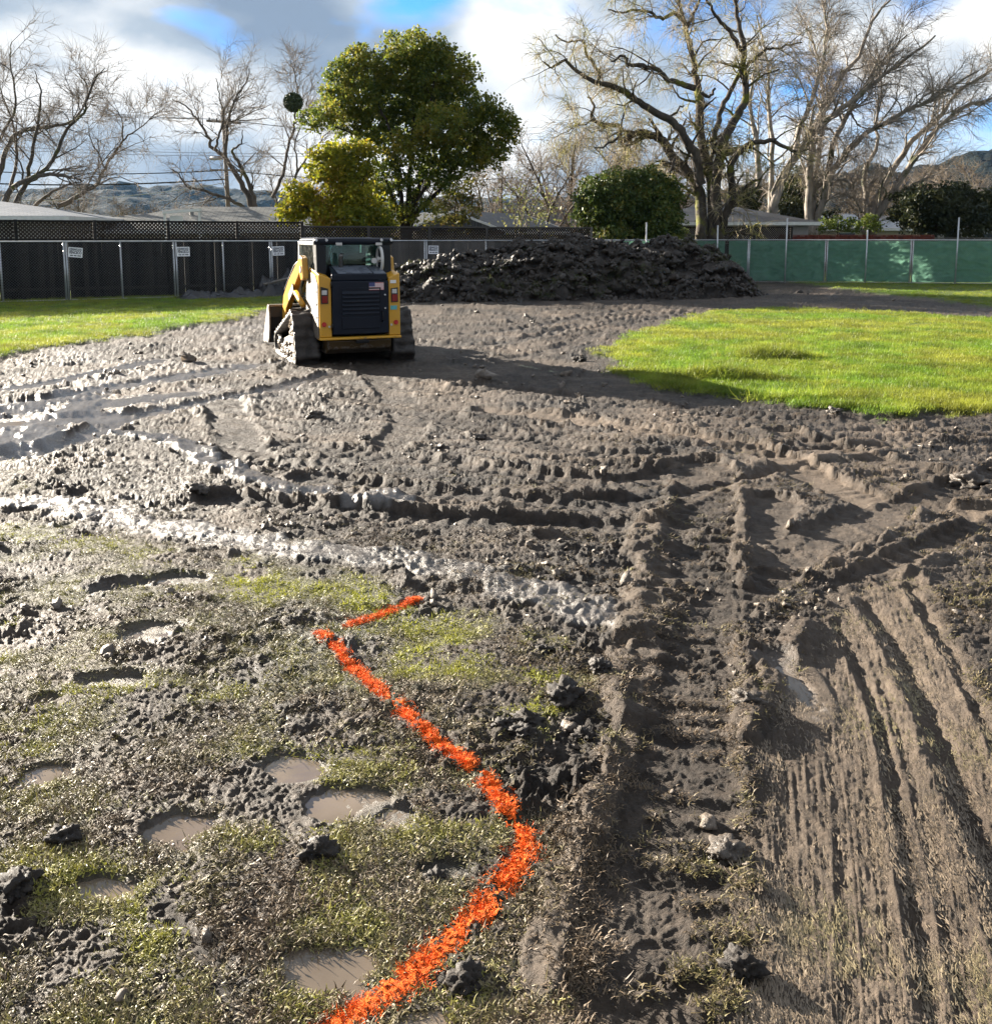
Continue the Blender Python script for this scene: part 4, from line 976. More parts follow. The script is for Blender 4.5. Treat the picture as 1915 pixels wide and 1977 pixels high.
chainlink('chain_link_fence', LN1, tl(-420), tl(1120), [tl(u) for u in (-330, -220, -110, 3, 126, 131, 235, 337, 342, 432, 522, 526, 640, 740, 820, 824, 938, 1046)],
          'chain link fence on steel posts in front of the dark board fence')
t_c = tl(1120)
chainlink('chain_link_fence', LN1, t_c, LN1.L, [tl(1175), tl(1310), tl(1316)], 'short chain link fence stretch behind the dirt heap', tall=[(tl(1245), 2.55), (tl(1382), 2.45)])
chainlink('chain_link_fence', LN2, 0.05, LN2.L, [tr_(u) for u in (1443, 1446, 1592, 1596, 1757, 1761, 1960, 1964, 2150)],
          'chain link fence backed with green windscreen cloth', tall=[(tr_(1516), 2.75), (tr_(1671), 2.25), (tr_(1845), 2.75), (tr_(2050), 2.7)])
# green windscreen cloth behind the wires, wrinkled, one sheet per stretch
def cloth_mat():
    t = NT('green_cloth'); p = t.coord(); n = t.noise(p, 3, 5); c = t.ramp(n, [(0.3, (0.050, 0.185, 0.125)), (0.7, (0.105, 0.265, 0.195))])
    b = t.bsdf(c, 0.34, t.bump(t.noise(t.scale(p, (1, 1, 4)), 5, 4, .6, .6), 0.5, 0.04), spec=0.6, link=False)
    tr = t.n('ShaderNodeBsdfTranslucent'); t.l(t.mix(0.55, c, (0.26, 0.46, 0.34)), tr.inputs[0])
    m = t.n('ShaderNodeMixShader'); m.inputs[0].default_value = 0.55; t.l(b, m.inputs[1]); t.l(tr.outputs[0], m.inputs[2]); t.l(m.outputs[0], t.out.inputs[0]); return t.m
M_CLOTH = cloth_mat()
def cloth(ln, t0, t1, label, seed):
    L = t1 - t0; nx, nz = max(8, int(L / 0.05)), 36
    X, Z = np.meshgrid(np.linspace(0, L, nx), np.linspace(0.09, 1.79, nz), indexing='ij')
    wr = 0.085 * (1 - np.abs(fbm(X * 1.3 + seed + Z * 0.9, Z * 3.2, 3, 501)) * 2) + 0.050 * fbm(X * 3 + seed - Z * 2.2, Z * 5, 3, 503)
    wr += 0.05 * np.abs(pn(X * 0.8 + Z * 1.3 + seed, Z * 1.5, 505))
    pin = np.minimum(1, np.minimum(X, L - X) / 0.2) * 0.75 + 0.25
    sag = 0.02 * pn(X * 2, X * 0 + seed, 507)
    Yv = 0.07 + np.clip(wr, -0.03, 0.2) * pin
    V = np.stack([X, Yv, Z + sag * (Z > 1.5)], -1).reshape(-1, 3)
    ii = np.arange(nx * nz).reshape(nx, nz); q = np.stack([ii[:-1, :-1], ii[1:, :-1], ii[1:, 1:], ii[:-1, 1:]], -1).reshape(-1, 4)
    o = np_mesh('windscreen_cloth', V, [q], M_CLOTH); o.location = (*ln.p(t0), 0); o.rotation_euler = (0, 0, ln.rz)
    tag(o, label, 'fence cloth', 'green windscreen cloths'); return o
cloth(LN1, t_c + .05, LN1.L - .03, 'green windscreen cloth behind the dirt heap', 1)
cloth(LN2, 0.1, tr_(1594), 'green windscreen cloth between the heap and the lawn, half in shade', 12)
cloth(LN2, tr_(1594) + .05, tr_(1759), 'wrinkled green windscreen cloth between two double posts', 23)
cloth(LN2, tr_(1759) + .05, tr_(1962), 'green windscreen cloth behind the tallest steel pole on the grass', 34)
cloth(LN2, tr_(1962) + .05, LN2.L - .1, 'green windscreen cloth stretch past the last double post', 45)
# signs wired to the fence
M_SIGN = simple('sign_board', (0.86, 0.85, 0.86), 0.5, 0.04)
M_INK = simple('sign_ink', (0.02, 0.022, 0.04), 0.5, 0.05)
M_INKR = simple('sign_ink_red', (0.16, 0.03, 0.03), 0.5, 0.05)
def text_mesh(s, size, mat, parent, loc, wid, name='lettering'):
    cu = bpy.data.curves.new('t', 'FONT'); cu.body = s; cu.size = size; cu.align_x = 'CENTER'; cu.extrude = 0.0015; cu.offset = 0.004
    o = bpy.data.objects.new('t', cu); COL.objects.link(o); dg = bpy.context.evaluated_depsgraph_get()
    me = bpy.data.meshes.new_from_object(o.evaluated_get(dg)); bpy.data.objects.remove(o); bpy.data.curves.remove(cu)
    xs = [v.co.x for v in me.vertices]; k = wid / (max(xs) - min(xs))
    for v in me.vertices: v.co = Vector((v.co.x * k, -v.co.z, v.co.y))
    me.materials.clear(); me.materials.append(mat)
    q = link(bpy.data.objects.new(name, me), parent); q.location = loc; return q
for u, tilt, lab in ((148, 0.09, 'tilted white company sign on the wires farthest from the loader'), (355, -0.01, 'white company sign beside a double post between two other signs'),
                     (538, -0.03, 'white company sign just left of the loader cab'), (836, 0.02, 'white company sign above the end of the dirt heap')):
    p = LN1.p(tl(u), 0.05); sg = empty('fence_sign', (p[0], p[1], 1.50), LN1.rz); sg.rotation_euler = (0, tilt, LN1.rz)
    tag(sg, lab, 'sign')
    MB().box((-0.20, -0.006, -0.15), (0.20, 0.0, 0.15)).build('board', M_SIGN, sg)
    text_mesh('KENWOOD', 0.11, M_INK, sg, (0, -0.008, 0.045), 0.34)
    text_mesh('FENCECO', 0.11, M_INK, sg, (0, -0.008, -0.045), 0.34)
    for x0, x1 in ((-0.15, -0.065), (-0.045, 0.035), (0.055, 0.16)):
        MB().box((x0, -0.0085, -0.115), (x1, -0.0065, -0.085)).build('number_print', M_INK, sg)
# --- board fence with lattice top
def board_fence(name, ln, off, t0, t1, hb, ht, label, mw, ml, pitch=2.35, bw=0.14, gaps=(), lattice=True, z0=0.0):
    o = empty(name, (*ln.p(t0, -off), z0), ln.rz); tag(o, label, 'fence'); L = t1 - t0
    bme = None; x = 0.0; i = 0
    while x < L - bw:
        w = bw + 0.003; dz = random.uniform(-.012, .012); dy = (.006 if i % 2 else -.006) + random.uniform(-.004, .004) - .012 * (i % 2)
        if bme is None:
            tmp = MB().box((0, 0, 0.03), (w, 0.02, hb)).build('board', mw, o); bme = tmp.data; b = tmp
        else: b = link(bpy.data.objects.new('board', bme), o)
        b.location = (x, dy, dz); b.rotation_euler = (0, random.uniform(-.003, .003), 0); x += bw * (1.0 if random.random() > .10 else 1.07); i += 1
    n = max(1, round(L / pitch)); pt = L / n
    for k in range(n + 1): MB().box((k * pt - .05, -.045, -0.1), (k * pt + .05, .055 , ht + .03)).build('post', mw, o)
    MB().box((0, -.03, hb + .012), (L, .05, hb + .06)).build('rail', mw, o)
    MB().box((0, -.03, 0.30), (L, -.010, 0.39)).build('rail', mw, o)
    if lattice:
        MB().box((0, -.035, ht - .03), (L, .055, ht + .02)).build('cap_rail', mw, o)
        zb, zt = hb + .06, ht - .03; hh = zt - zb; sp, wd = 0.115, 0.046
        for k in range(n):
            e0, e1 = k * pt + .05, (k + 1) * pt - .05; m = MB()
            for sgn in (1, -1):
                for c in np.arange(e0 - hh, e1, sp):
                    xa, xb = (c, c + hh) if sgn > 0 else (c + hh, c)
                    f0, f1 = 0.0, 1.0
                    ta, tb = sorted(((e0 - xa) / (xb - xa), (e1 - xa) / (xb - xa))); f0, f1 = max(0, ta), min(1, tb)
                    if f1 - f0 < .03: continue
                    x0, z0_, x1, z1_ = xa + (xb - xa) * f0, zb + hh * f0, xa + (xb - xa) * f1, zb + hh * f1
                    y0 = 0.0 if sgn > 0 else 0.010; q = wd * .7071
                    m.add([(x0 - q, y0, z0_), (x0 + q, y0, z0_), (x1 + q, y0, z1_), (x1 - q, y0, z1_), (x0 - q, y0 + .008, z0_), (x0 + q, y0 + .008, z0_), (x1 + q, y0 + .008, z1_), (x1 - q, y0 + .008, z1_)],
                          [(0, 1, 2, 3), (7, 6, 5, 4), (0, 4, 5, 1), (1, 5, 6, 2), (2, 6, 7, 3), (3, 7, 4, 0)])
            tag(m.build('lattice', ml, o), kind='stuff')
    return o
def tl_off(u, off): return Line(LN1.p(0, -off), LN1.p(LN1.L, -off)).at_px(u)
board_fence('lattice_fence', LN1, 1.0, tl_off(-300, 1.0), tl_off(585, 1.0), 1.85, 2.47, 'tall dark board fence with lattice top behind the signs', M_DARKW, M_LATT, 2.2)
board_fence('lattice_fence', LN1, 1.0, tl_off(588, 1.0), tl_off(1140, 1.0), 1.80, 2.33, 'dark board fence with lattice top running behind the loader and heap', M_GREYW, M_LATT, 2.2)
LNR = Line((9.2, 49.0), (15.2, 49.6))
board_fence('lattice_fence', LNR, 0, 0, LNR.L, 1.6, 2.45, 'short lattice topped fence beside the mossy tree trunks', M_DARKW, M_LATT, 2.0)
LNQ = Line((15.6, 53.0), (36.0, 53.6))
board_fence('red_fence', LNQ, 0, 0, LNQ.L * 0.42, 2.0, 2.0, 'red stained board fence beyond the green cloth', M_REDW, M_LATT, 2.4, lattice=False)
board_fence('grey_fence', LNQ, 0, LNQ.L * 0.425, LNQ.L * 0.62, 1.85, 1.85, 'weathered grey board fence between two red fences', M_GREYW, M_LATT, 1.2, lattice=False)
board_fence('red_fence', LNQ, 0, LNQ.L * 0.625, LNQ.L, 2.05, 2.05, 'red stained board fence beyond the dark hedge', M_REDW, M_LATT, 2.4, lattice=False)

# ================================================================== DIRT HEAP
def heap():
    # footprint along the fence: local x along, y across
    c0 = PG(1050, 583); c1 = PG(1250, 570)
    ang = math.atan2(0.30, 1.0); o = empty('dirt_heap', (2.35, 32.6, 0), ang)
    tag(o, 'long heap of dark wet soil and torn sod before the fence', 'dirt heap')
    nx, ny = 430, 170
    X, Y = np.meshgrid(np.linspace(-8.6, 8.6, nx), np.linspace(-4.2, 4.2, ny), indexing='ij')
    prof = np.interp(X, [-7.4, -6.6, -5.4, -3.6, -1.5, 1.0, 3.0, 4.4, 5.2, 6.0, 6.9], [0, .60, 1.10, 1.42, 1.55, 1.85, 1.62, 1.88, 1.60, .55, 0])
    wd = np.interp(X, [-8.6, -6, 0, 6, 8.6], [1.6, 2.4, 3.2, 2.9, 1.2])
    q = np.clip(1 - np.abs(Y + 0.25 * fbm(X * .5, Y * .5, 2, 605)) / wd, 0, 1)
    Z = prof * np.minimum(1, q * 1.55) ** 0.85
    m = np.clip(Z / 0.3, 0, 1)
    Z += m * (0.34 * fbm(X * 0.6, Y * 0.6, 3, 611) + 0.30 * (np.abs(fbm(X * 1.3, Y * 1.3, 3, 613)) - .2) + 0.10 * fbm(X * 4, Y * 4, 3, 615)) - 0.12
    dx = m * 0.22 * fbm(X * 2.1, Y * 2.1 + Z, 3, 617); dy = m * 0.30 * fbm(X * 2.2 + 9, Y * 2.2 + Z * 2, 3, 619)
    V = np.stack([X + dx, Y + dy, np.maximum(Z, -0.15)], -1).reshape(-1, 3)
    ii = np.arange(nx * ny).reshape(nx, ny); qd = np.stack([ii[:-1, :-1], ii[1:, :-1], ii[1:, 1:], ii[:-1, 1:]], -1).reshape(-1, 4)
    body = np_mesh('soil', V, [qd], M_CLODD, o)
    # clods lying on it
    Vs = V.reshape(nx, ny, 3); cm = [clod_mesh('clod', 620 + i, M_CLODD, 2, 0.7, 0.6) for i in range(6)]
    k = 0
    while k < 290:
        i, j = random.randrange(nx), random.randrange(int(ny * .62)); p = Vs[i, j]
        if p[2] < 0.0 and random.random() > .35: continue
        c = link(bpy.data.objects.new('clod', random.choice(cm)), o); s = math.exp(random.gauss(-2.75, .5)); s = min(s, .20)
        c.location = (p[0], p[1], p[2] + s * .2); c.scale = (s, s * random.uniform(.7, 1.2), s * random.uniform(.6, 1.1)); c.rotation_euler = (random.random() * 6, random.random() * 6, random.random() * 6); k += 1
    return o, Vs
heap_o, heap_V = heap()
M_SOIL2 = clod_material('heap_soil', (0.006, 0.0042, 0.0028), (0.045, 0.032, 0.022))
for n_ in M_CLODD.node_tree.nodes:
    if n_.type == 'VALTORGB' and n_.color_ramp.elements[0].color[0] > .3: n_.color_ramp.elements[0].color = (.5,) * 4; n_.color_ramp.elements[1].color = (.85,) * 4
c_hc = proto_collection('heap_crumb', [clod_mesh('heap_crumb', 660 + i, M_SOIL2, 2, 0.8, 0.6) for i in range(6)])
fi = RNG.integers(0, 430, 16000), RNG.integers(0, 120, 16000); hp = heap_V[fi[0], fi[1]]; hp = hp[hp[:, 2] > -.05]; n = len(hp); hs = np.exp(RNG.normal(-3.35, .55, n))
scatter('heap_crumbs', hp, RNG.uniform(0, 6.28, (n, 3)), np.clip(hs, .015, .13), np.zeros(n), RNG.integers(0, 6, n), c_hc, None, None, heap_o)
# grass sods on the heap
M_SODG = blade_material('sod_blade', (0.10, 0.095, 0.035), (0.075, 0.105, 0.020), 0.4)
c_sod = proto_collection('sod_tuft', [tuft_mesh('sod_tuft', 22, 0.11, 0.04, 0.11, 0.008, 0.2, 1.3, M_SODG, 700 + i) for i in range(4)])
pts = []
for i in range(26):
    a, b = random.randrange(30, 400), random.randrange(10, 90)
    for k in range(90):
        ia, ib = int(np.clip(a + random.gauss(0, 9), 0, 429)), int(np.clip(b + random.gauss(0, 5), 0, 169)); p = heap_V[ia, ib]
        if p[2] > 0.15: pts.append((p[0] + random.uniform(-.03, .03), p[1] + random.uniform(-.03, .03), p[2]))
pts = np.array(pts); n = len(pts)
scatter('sod_grass', pts, np.stack([RNG.normal(0, .6, n), RNG.normal(0, .6, n), RNG.uniform(0, 6.28, n)], -1), RNG.uniform(.6, 1.3, n), RNG.uniform(0, 1, n), RNG.integers(0, 4, n), c_sod, None, None, heap_o)

# ================================================================== LOOSE THINGS
def big_clod(u, v, r, label, mat=None, seed=0, flat=0.7, grp=None):
    p = PG(u, v); h = float(H(np.array([p[0]]), np.array([p[1]]))['h'][0])
    me = clod_mesh('mud_clod', 800 + seed, mat or M_CLODD, 4, flat * .85, 0.68)
    o = link(bpy.data.objects.new('mud_clod', me)); o.location = (p[0], p[1], h + r * 0.25); o.scale = (r, r * .85, r); o.rotation_euler = (0, 0, seed * 1.7)
    return tag(o, label, 'clod', grp)
big_clod(1119, 697, .11, 'dark round mud clod by the tip of the lawn', seed=1)
big_clod(1050, 1258, .035, 'small dark clod lying on the trampled green patch', seed=2)
EDGE = [(1088, 1352, .075, 'largest dark brown clod, at the lower right tip of the trampled green patch'), (1020, 1395, .055, 'dark brown clod below the trampled patch, touching a twin clod'),
        (1160, 1300, .05, 'dark brown clod between the trampled patch tip and the pale mud ridge'), (1010, 1420, .05, 'dark brown clod lowest in the row under the trampled patch'),
        (1130, 1420, .045, 'lone dark brown clod between the trampled patch and the brown rut'), (975, 1405, .04, 'smallest dark brown clod under the trampled patch, closest to the paint line')]
for i, (u, v, r, lab) in enumerate(EDGE): big_clod(u, v, r, lab, seed=10 + i, grp='clods at the edge of the trampled patch')
M_CLODM = clod_material('grey_mud_clod', (0.025, 0.019, 0.014), (0.095, 0.075, 0.057))
GREYC = [(608, 803, .10, 'grey clod on the flat mud right behind the loader'), (375, 955, .09, 'flat grey clod just beyond the long wet slurry band'), (705, 850, .06, 'small grey clod on crossing ruts between loader and trampled grass'),
         (1440, 1368, .06, 'grey clod on the upper edge of the combed drag strip'), (1402, 1640, .055, 'grey clod between the brown rut and the combed drag strip'), (1870, 930, .14, 'largest grey clod, on a rut bank by the crossing tracks'),
         (1610, 800, .08, 'grey clod at the muddy edge of the right lawn'), (925, 845, .06, 'small grey clod beside the smooth tan track')]
for i, (u, v, r, lab) in enumerate(GREYC): big_clod(u, v, r, lab, M_CLODM, 30 + i, .65, 'grey clods among the ruts')
BLKC = [(120, 1625, .045, 'black clod in the olive grass above the small left puddle'), (840, 1690, .035, 'small black clod inside the bend of the orange stripe'), (612, 1650, .05, 'black clod in the trampled grass with a puddle behind it'),
        (35, 1720, .06, 'biggest black clod, beside the small puddle in the olive grass'), (905, 1890, .05, 'black clod right beside the broad orange stripe'), (1430, 1870, .05, 'black clod at the foot of the combed drag strip')]
for i, (u, v, r, lab) in enumerate(BLKC): big_clod(u, v, r, lab, M_CLODD, 50 + i, .8, 'black clods near the puddles')
# dumped grass clippings on the right lawn
c_weed = proto_collection('weed_tuft', [tuft_mesh('weed_tuft', 34, 0.16, 0.08, 0.26, 0.010, 0.3, 1.35, M_LAWN, 760 + i, seg=3) for i in range(4)])
def weed_clump(u, v, n, rx, ry, rz, label):
    p = PG(u, v); a = RNG.normal(0, 1, (n, 2)); x = p[0] + a[:, 0] * rx; y = p[1] + a[:, 1] * ry
    z = H(x, y)['h'] + np.abs(RNG.normal(0, 1, n)) * 0 + rz * np.exp(-(a ** 2).sum(1) / 2)
    o = scatter('weed_clump', np.stack([x, y, z], -1), np.stack([RNG.normal(0, .3, n), RNG.normal(0, .3, n), RNG.uniform(0, 6.28, n)], -1), RNG.uniform(.5, 1.0, n), RNG.uniform(0, .6, n), RNG.integers(0, 4, n), c_weed, label, 'weeds')
    return o
weed_clump(1490, 697, 120, .42, .16, .10, 'ragged clump of long weeds in the middle of the right lawn')
weed_clump(1395, 735, 110, .45, .16, .10, 'low matted weeds near the muddy edge of the right lawn')
weed_clump(1600, 775, 50, .7, .12, .03, 'taller grass fringe where the right lawn meets the mud')
# crumpled black tarps and boards at the foot of the left fence
M_TARP = simple('black_tarp', (0.012, 0.012, 0.014), 0.35, 0.3, bump=0.3, bsc=10)
def tarp(t0, t1, w, hgt, off, label, seed):
    L = t1 - t0; nx, ny = int(L / .05), 26
    X, Y = np.meshgrid(np.linspace(0, L, nx), np.linspace(-w / 2, w / 2, ny), indexing='ij')
    e = np.clip(1 - (2 * np.abs(Y) / w) ** 2, 0, 1) * np.clip(np.minimum(X, L - X) / .4, 0, 1)
    Z = hgt * e * (0.55 + 0.9 * np.abs(fbm(X * 1.2 + seed, Y * 2.5, 3, 707)) + .3 * fbm(X * 4, Y * 5 + seed, 3, 709)) + 0.02 * fbm(X * 6, Y * 6, 2, 711) + .01
    ii = np.arange(nx * ny).reshape(nx, ny); q = np.stack([ii[:-1, :-1], ii[1:, :-1], ii[1:, 1:], ii[:-1, 1:]], -1).reshape(-1, 4)
    o = np_mesh('crumpled_tarp', np.stack([X, Y, Z], -1).reshape(-1, 3), [q], M_TARP); md = o.modifiers.new('s', 'SOLIDIFY'); md.thickness = .012
    o.location = (*LN1.p(t0, off), 0.03); o.rotation_euler = (0, 0, LN1.rz); return tag(o, label, 'tarp')
tarp(tl(330), tl(545), 1.0, .22, .75, 'flat black tarp lying along the foot of the chain link fence', 1)
tarp(tl(480), tl(575), 1.5, .62, .55, 'crumpled black tarp heaped behind the loader bucket', 5)
pl_ = MB().box((0, -.07, 0), (2.3, .07, .045)).build('loose_board', M_GREYW); p = LN1.p(tl(495), .95); pl_.location = (p[0], p[1], .42); pl_.rotation_euler = (0.3, -.22, LN1.rz - .2); tag(pl_, 'grey board leaning over the heaped tarp', 'board')
ga = MB().box((0, 0, 0), (.05, .03, 1.45)).build('leaning_stake', M_GREYW); p = LN1.p(tl(572), .1); ga.location = (p[0], p[1], 0.05); ga.rotation_euler = (-.05, .03, LN1.rz); tag(ga, 'pale upright stake against the fence beside the loader cab', 'stake')
# straw wattle with stakes
M_STRAW = simple('straw_wattle', (0.36, 0.25, 0.14), .8, .3, 20, bump=.6, bsc=60)
a, b = PG(1448, 540), PG(1505, 545)
wp = [a + (b - a) * t + np.array([0, 0.25 * math.sin(t * 3), 0.10]) for t in np.linspace(0, 1, 9)]
tag(MB().tube(wp, [.08, .12, .13, .13, .125, .13, .13, .12, .07], 12).build('straw_wattle', M_STRAW, smooth=True), 'tan straw wattle lying at the end of the dirt heap', 'wattle')
for k, u in enumerate((1460, 1492)):
    p = PG(u, 543); tag(MB().box((p[0] - .025, p[1] - .02 - .25, 0), (p[0] + .025, p[1] + .02 - .25, .55)).build('wooden_stake', M_STRAW), ('short wooden stake at the heap end of the straw wattle', 'short wooden stake at the lawn end of the straw wattle')[k], 'stake', 'wattle stakes')
# ================================================================== TREES
class TreeB:
    """collects limbs (polyline + radii) and turns them into tubes, grouped by length and side count"""
    def __init__(s, seed): s.r = np.random.default_rng(seed); s.limbs = []; s.twigs = []
    def limb(s, P, R, twig=False, sides=None):
        P = np.asarray(P, float); R = np.asarray(R, float)
        (s.twigs if twig else s.limbs).append((P, R, sides or (3 if twig else 7)))
    @staticmethod
    def mesh(lst):
        groups = {}
        for P, R, sd in lst: groups.setdefault((len(P), sd), []).append((P, R))
        VV = []; FF = []; base = 0
        for (n, sd), it in groups.items():
            P = np.stack([a for a, _ in it]); R = np.stack([b for _, b in it]); m = len(P)
            T = np.gradient(P, axis=1); T /= np.linalg.norm(T, axis=2, keepdims=True) + 1e-9
            ref = np.where(np.abs(T[:, :1, 2:3]) > 0.8, np.array([1.0, 0, 0]), np.array([0, 0, 1.0]))
            A = np.cross(T, np.broadcast_to(ref, T.shape)); A /= np.linalg.norm(A, axis=2, keepdims=True) + 1e-9; B = np.cross(T, A)
            th = np.arange(sd) * 2 * np.pi / sd
            V = P[:, :, None] + R[:, :, None, None] * (A[:, :, None] * np.cos(th)[:, None] + B[:, :, None] * np.sin(th)[:, None])
            VV.append(V.reshape(-1, 3))
            idx = base + np.arange(m * n * sd).reshape(m, n, sd); nx = np.roll(idx, -1, 2)
            q = np.stack([idx[:, :-1], nx[:, :-1], nx[:, 1:], idx[:, 1:]], -1).reshape(-1, 4); FF.append(q); base += m * n * sd
        return np.concatenate(VV), FF
    def grow(s, P, R, lv, prm):
        """children along a limb. prm: per level (count per metre, len, len jitter, angle, up, droop, radius ratio, start, n points)"""
        if lv >= len(prm): return
        dens, ln0, lj, ang, up, droop, rr, st, npt = prm[lv]
        seg = np.linalg.norm(np.diff(P, axis=0), axis=1); cl = np.concatenate([[0], np.cumsum(seg)]); L = cl[-1]
        n = s.r.poisson(max(0, dens * L * (1 - st)))
        last = lv == len(prm) - 1
        for _ in range(n):
            t = L * (st + (1 - st) * s.r.uniform() ** 0.8)
            p = np.array([np.interp(t, cl, P[:, k]) for k in range(3)]); r0 = np.interp(t, cl, R) * rr
            i = min(np.searchsorted(cl, t), len(P) - 1); T = P[i] - P[max(i - 1, 0)]; T = T / (np.linalg.norm(T) + 1e-9)
            v = s.r.normal(size=3); v -= T * v.dot(T); v /= np.linalg.norm(v) + 1e-9
            a = s.r.normal(ang, 0.25); d = T * math.cos(a) + v * math.sin(a); d[2] += up; d /= np.linalg.norm(d)
            ln = ln0 * (1 + lj * s.r.normal()); ln = max(ln0 * .3, ln) * (1.0 if last else (1 - 0.4 * t / L))
            q = [p]; dd = d
            for k in range(npt - 1):
                dd = dd + s.r.normal(0, 0.22, 3) + np.array([0, 0, up * .35 - droop * (k + 1) / npt]); dd /= np.linalg.norm(dd); q.append(q[-1] + dd * ln / (npt - 1))
            q = np.array(q); r0 = min(max(r0, 0.0155 if not last else 0.0102), 0.5 * np.interp(t, cl, R) + .006)
            rad = np.linspace(r0, r0 * (0.35 if not last else 0.25), npt)
            s.limb(q, rad, twig=lv >= len(prm) - 2, sides=3 if lv >= len(prm) - 2 else 5)
            s.grow(q, rad, lv + 1, prm)
    def build(s, name, loc, label, cat, mb, mt, group=None):
        o = empty(name, loc); tag(o, label, cat, group); off = np.array(loc)
        V, Fc = s.mesh(s.limbs); np_mesh('trunk', V - off, Fc, mb, o)
        if s.twigs:
            V, Fc = s.mesh(s.twigs); np_mesh('crown', V - off, Fc, mt, o)
        return o
def wander(P, n, amp, rng):
    """resample a limb and roughen it"""
    P = catmull(P, n); k = len(P); j = rng.normal(0, amp, (k, 3)); j[0] = 0; return P + j
def bark(name, lo, hi, moss=None, mosslo=0.52, rough=0.85, sc=5):
    t = NT(name); p = t.geo(); n = t.noise(t.scale(p, (1, 1, .35)), sc, 6, .65); c = t.ramp(n, [(0.3, lo), (0.7, hi)])
    if moss:
        m = t.ramp(t.noise(p, 1.1, 5, .6), [(mosslo, 0.0), (mosslo + .1, 1.0)])
        c = t.mix(m, c, t.ramp(t.noise(p, 9, 4), [(.3, tuple(x * .5 for x in moss)), (.7, moss)]))
    t.bsdf(c, rough, t.bump(t.noise(t.scale(p, (1, 1, .3)), sc * 5, 5), .5, .03), spec=.2); return t.m
M_OAKB = bark('mossy_oak_bark', (0.022, 0.018, 0.015), (0.095, 0.078, 0.062), (0.15, 0.155, 0.028), 0.55)
M_OAKT = bark('oak_twig', (0.16, 0.13, 0.085), (0.36, 0.30, 0.20), (0.30, 0.28, 0.08), 0.48)
M_PLANB = bark('pale_smooth_bark', (0.085, 0.073, 0.062), (0.34, 0.295, 0.245), (0.08, 0.085, 0.035), 0.54, .75, 2.2)
M_PLANT = bark('pale_twig', (0.12, 0.102, 0.085), (0.31, 0.27, 0.225))
M_GREYB = bark('grey_brown_bark', (0.035, 0.029, 0.024), (0.12, 0.10, 0.08), (0.10, 0.105, 0.03), 0.56)
M_GREYT = bark('grey_brown_twig', (0.13, 0.105, 0.085), (0.30, 0.255, 0.21))
M_BRWNT = bark('brown_twig', (0.10, 0.076, 0.054), (0.24, 0.185, 0.13))

def authored(name, seed, Y, z, limbs, label, mb, mt, prm, base_px, rs=1.0, depth=0.22, cat='tree'):
    """limbs: (zoom points, r0, r1, grow?) where z=(ox,oy,scale) maps zoom readings to the photograph; every limb wanders in depth too"""
    ox, oy, sc = z; T = TreeB(seed); r = T.r
    for li, lm in enumerate(limbs):
        pts, r0, r1 = lm[:3]; gr = lm[3] if len(lm) > 3 else True; y0 = lm[4] if len(lm) > 4 else 0.0
        P = []; slope = r.uniform(-depth, depth) * 2; acc = 0; prev = None
        for (zx, zy) in pts:
            q = PD(ox + zx / sc, oy + zy / sc, Y)
            if prev is not None: acc += np.linalg.norm(q - prev)
            prev = q; P.append(PD(ox + zx / sc, oy + zy / sc, Y + y0 + slope * acc * (1 if acc > 1.5 else acc / 1.5)))
        P = np.array(P)
        if li < lm[5] if len(lm) > 5 else False: pass
        if P[0][2] < 3.0: P = np.vstack([[P[0][0] + (P[0][0] - P[1][0]) * .1, P[0][1], -0.2], P])
        P = wander(P, 4, 0.03, r); R = np.linspace(r0, r1, len(P)) * rs; T.limb(P, R, sides=9)
        if gr: T.grow(P, R, 0, prm)
    return T.build(name, tuple(PD(base_px[0], base_px[1], Y) * np.array([1, 1, 0])), label, cat, mb, mt)
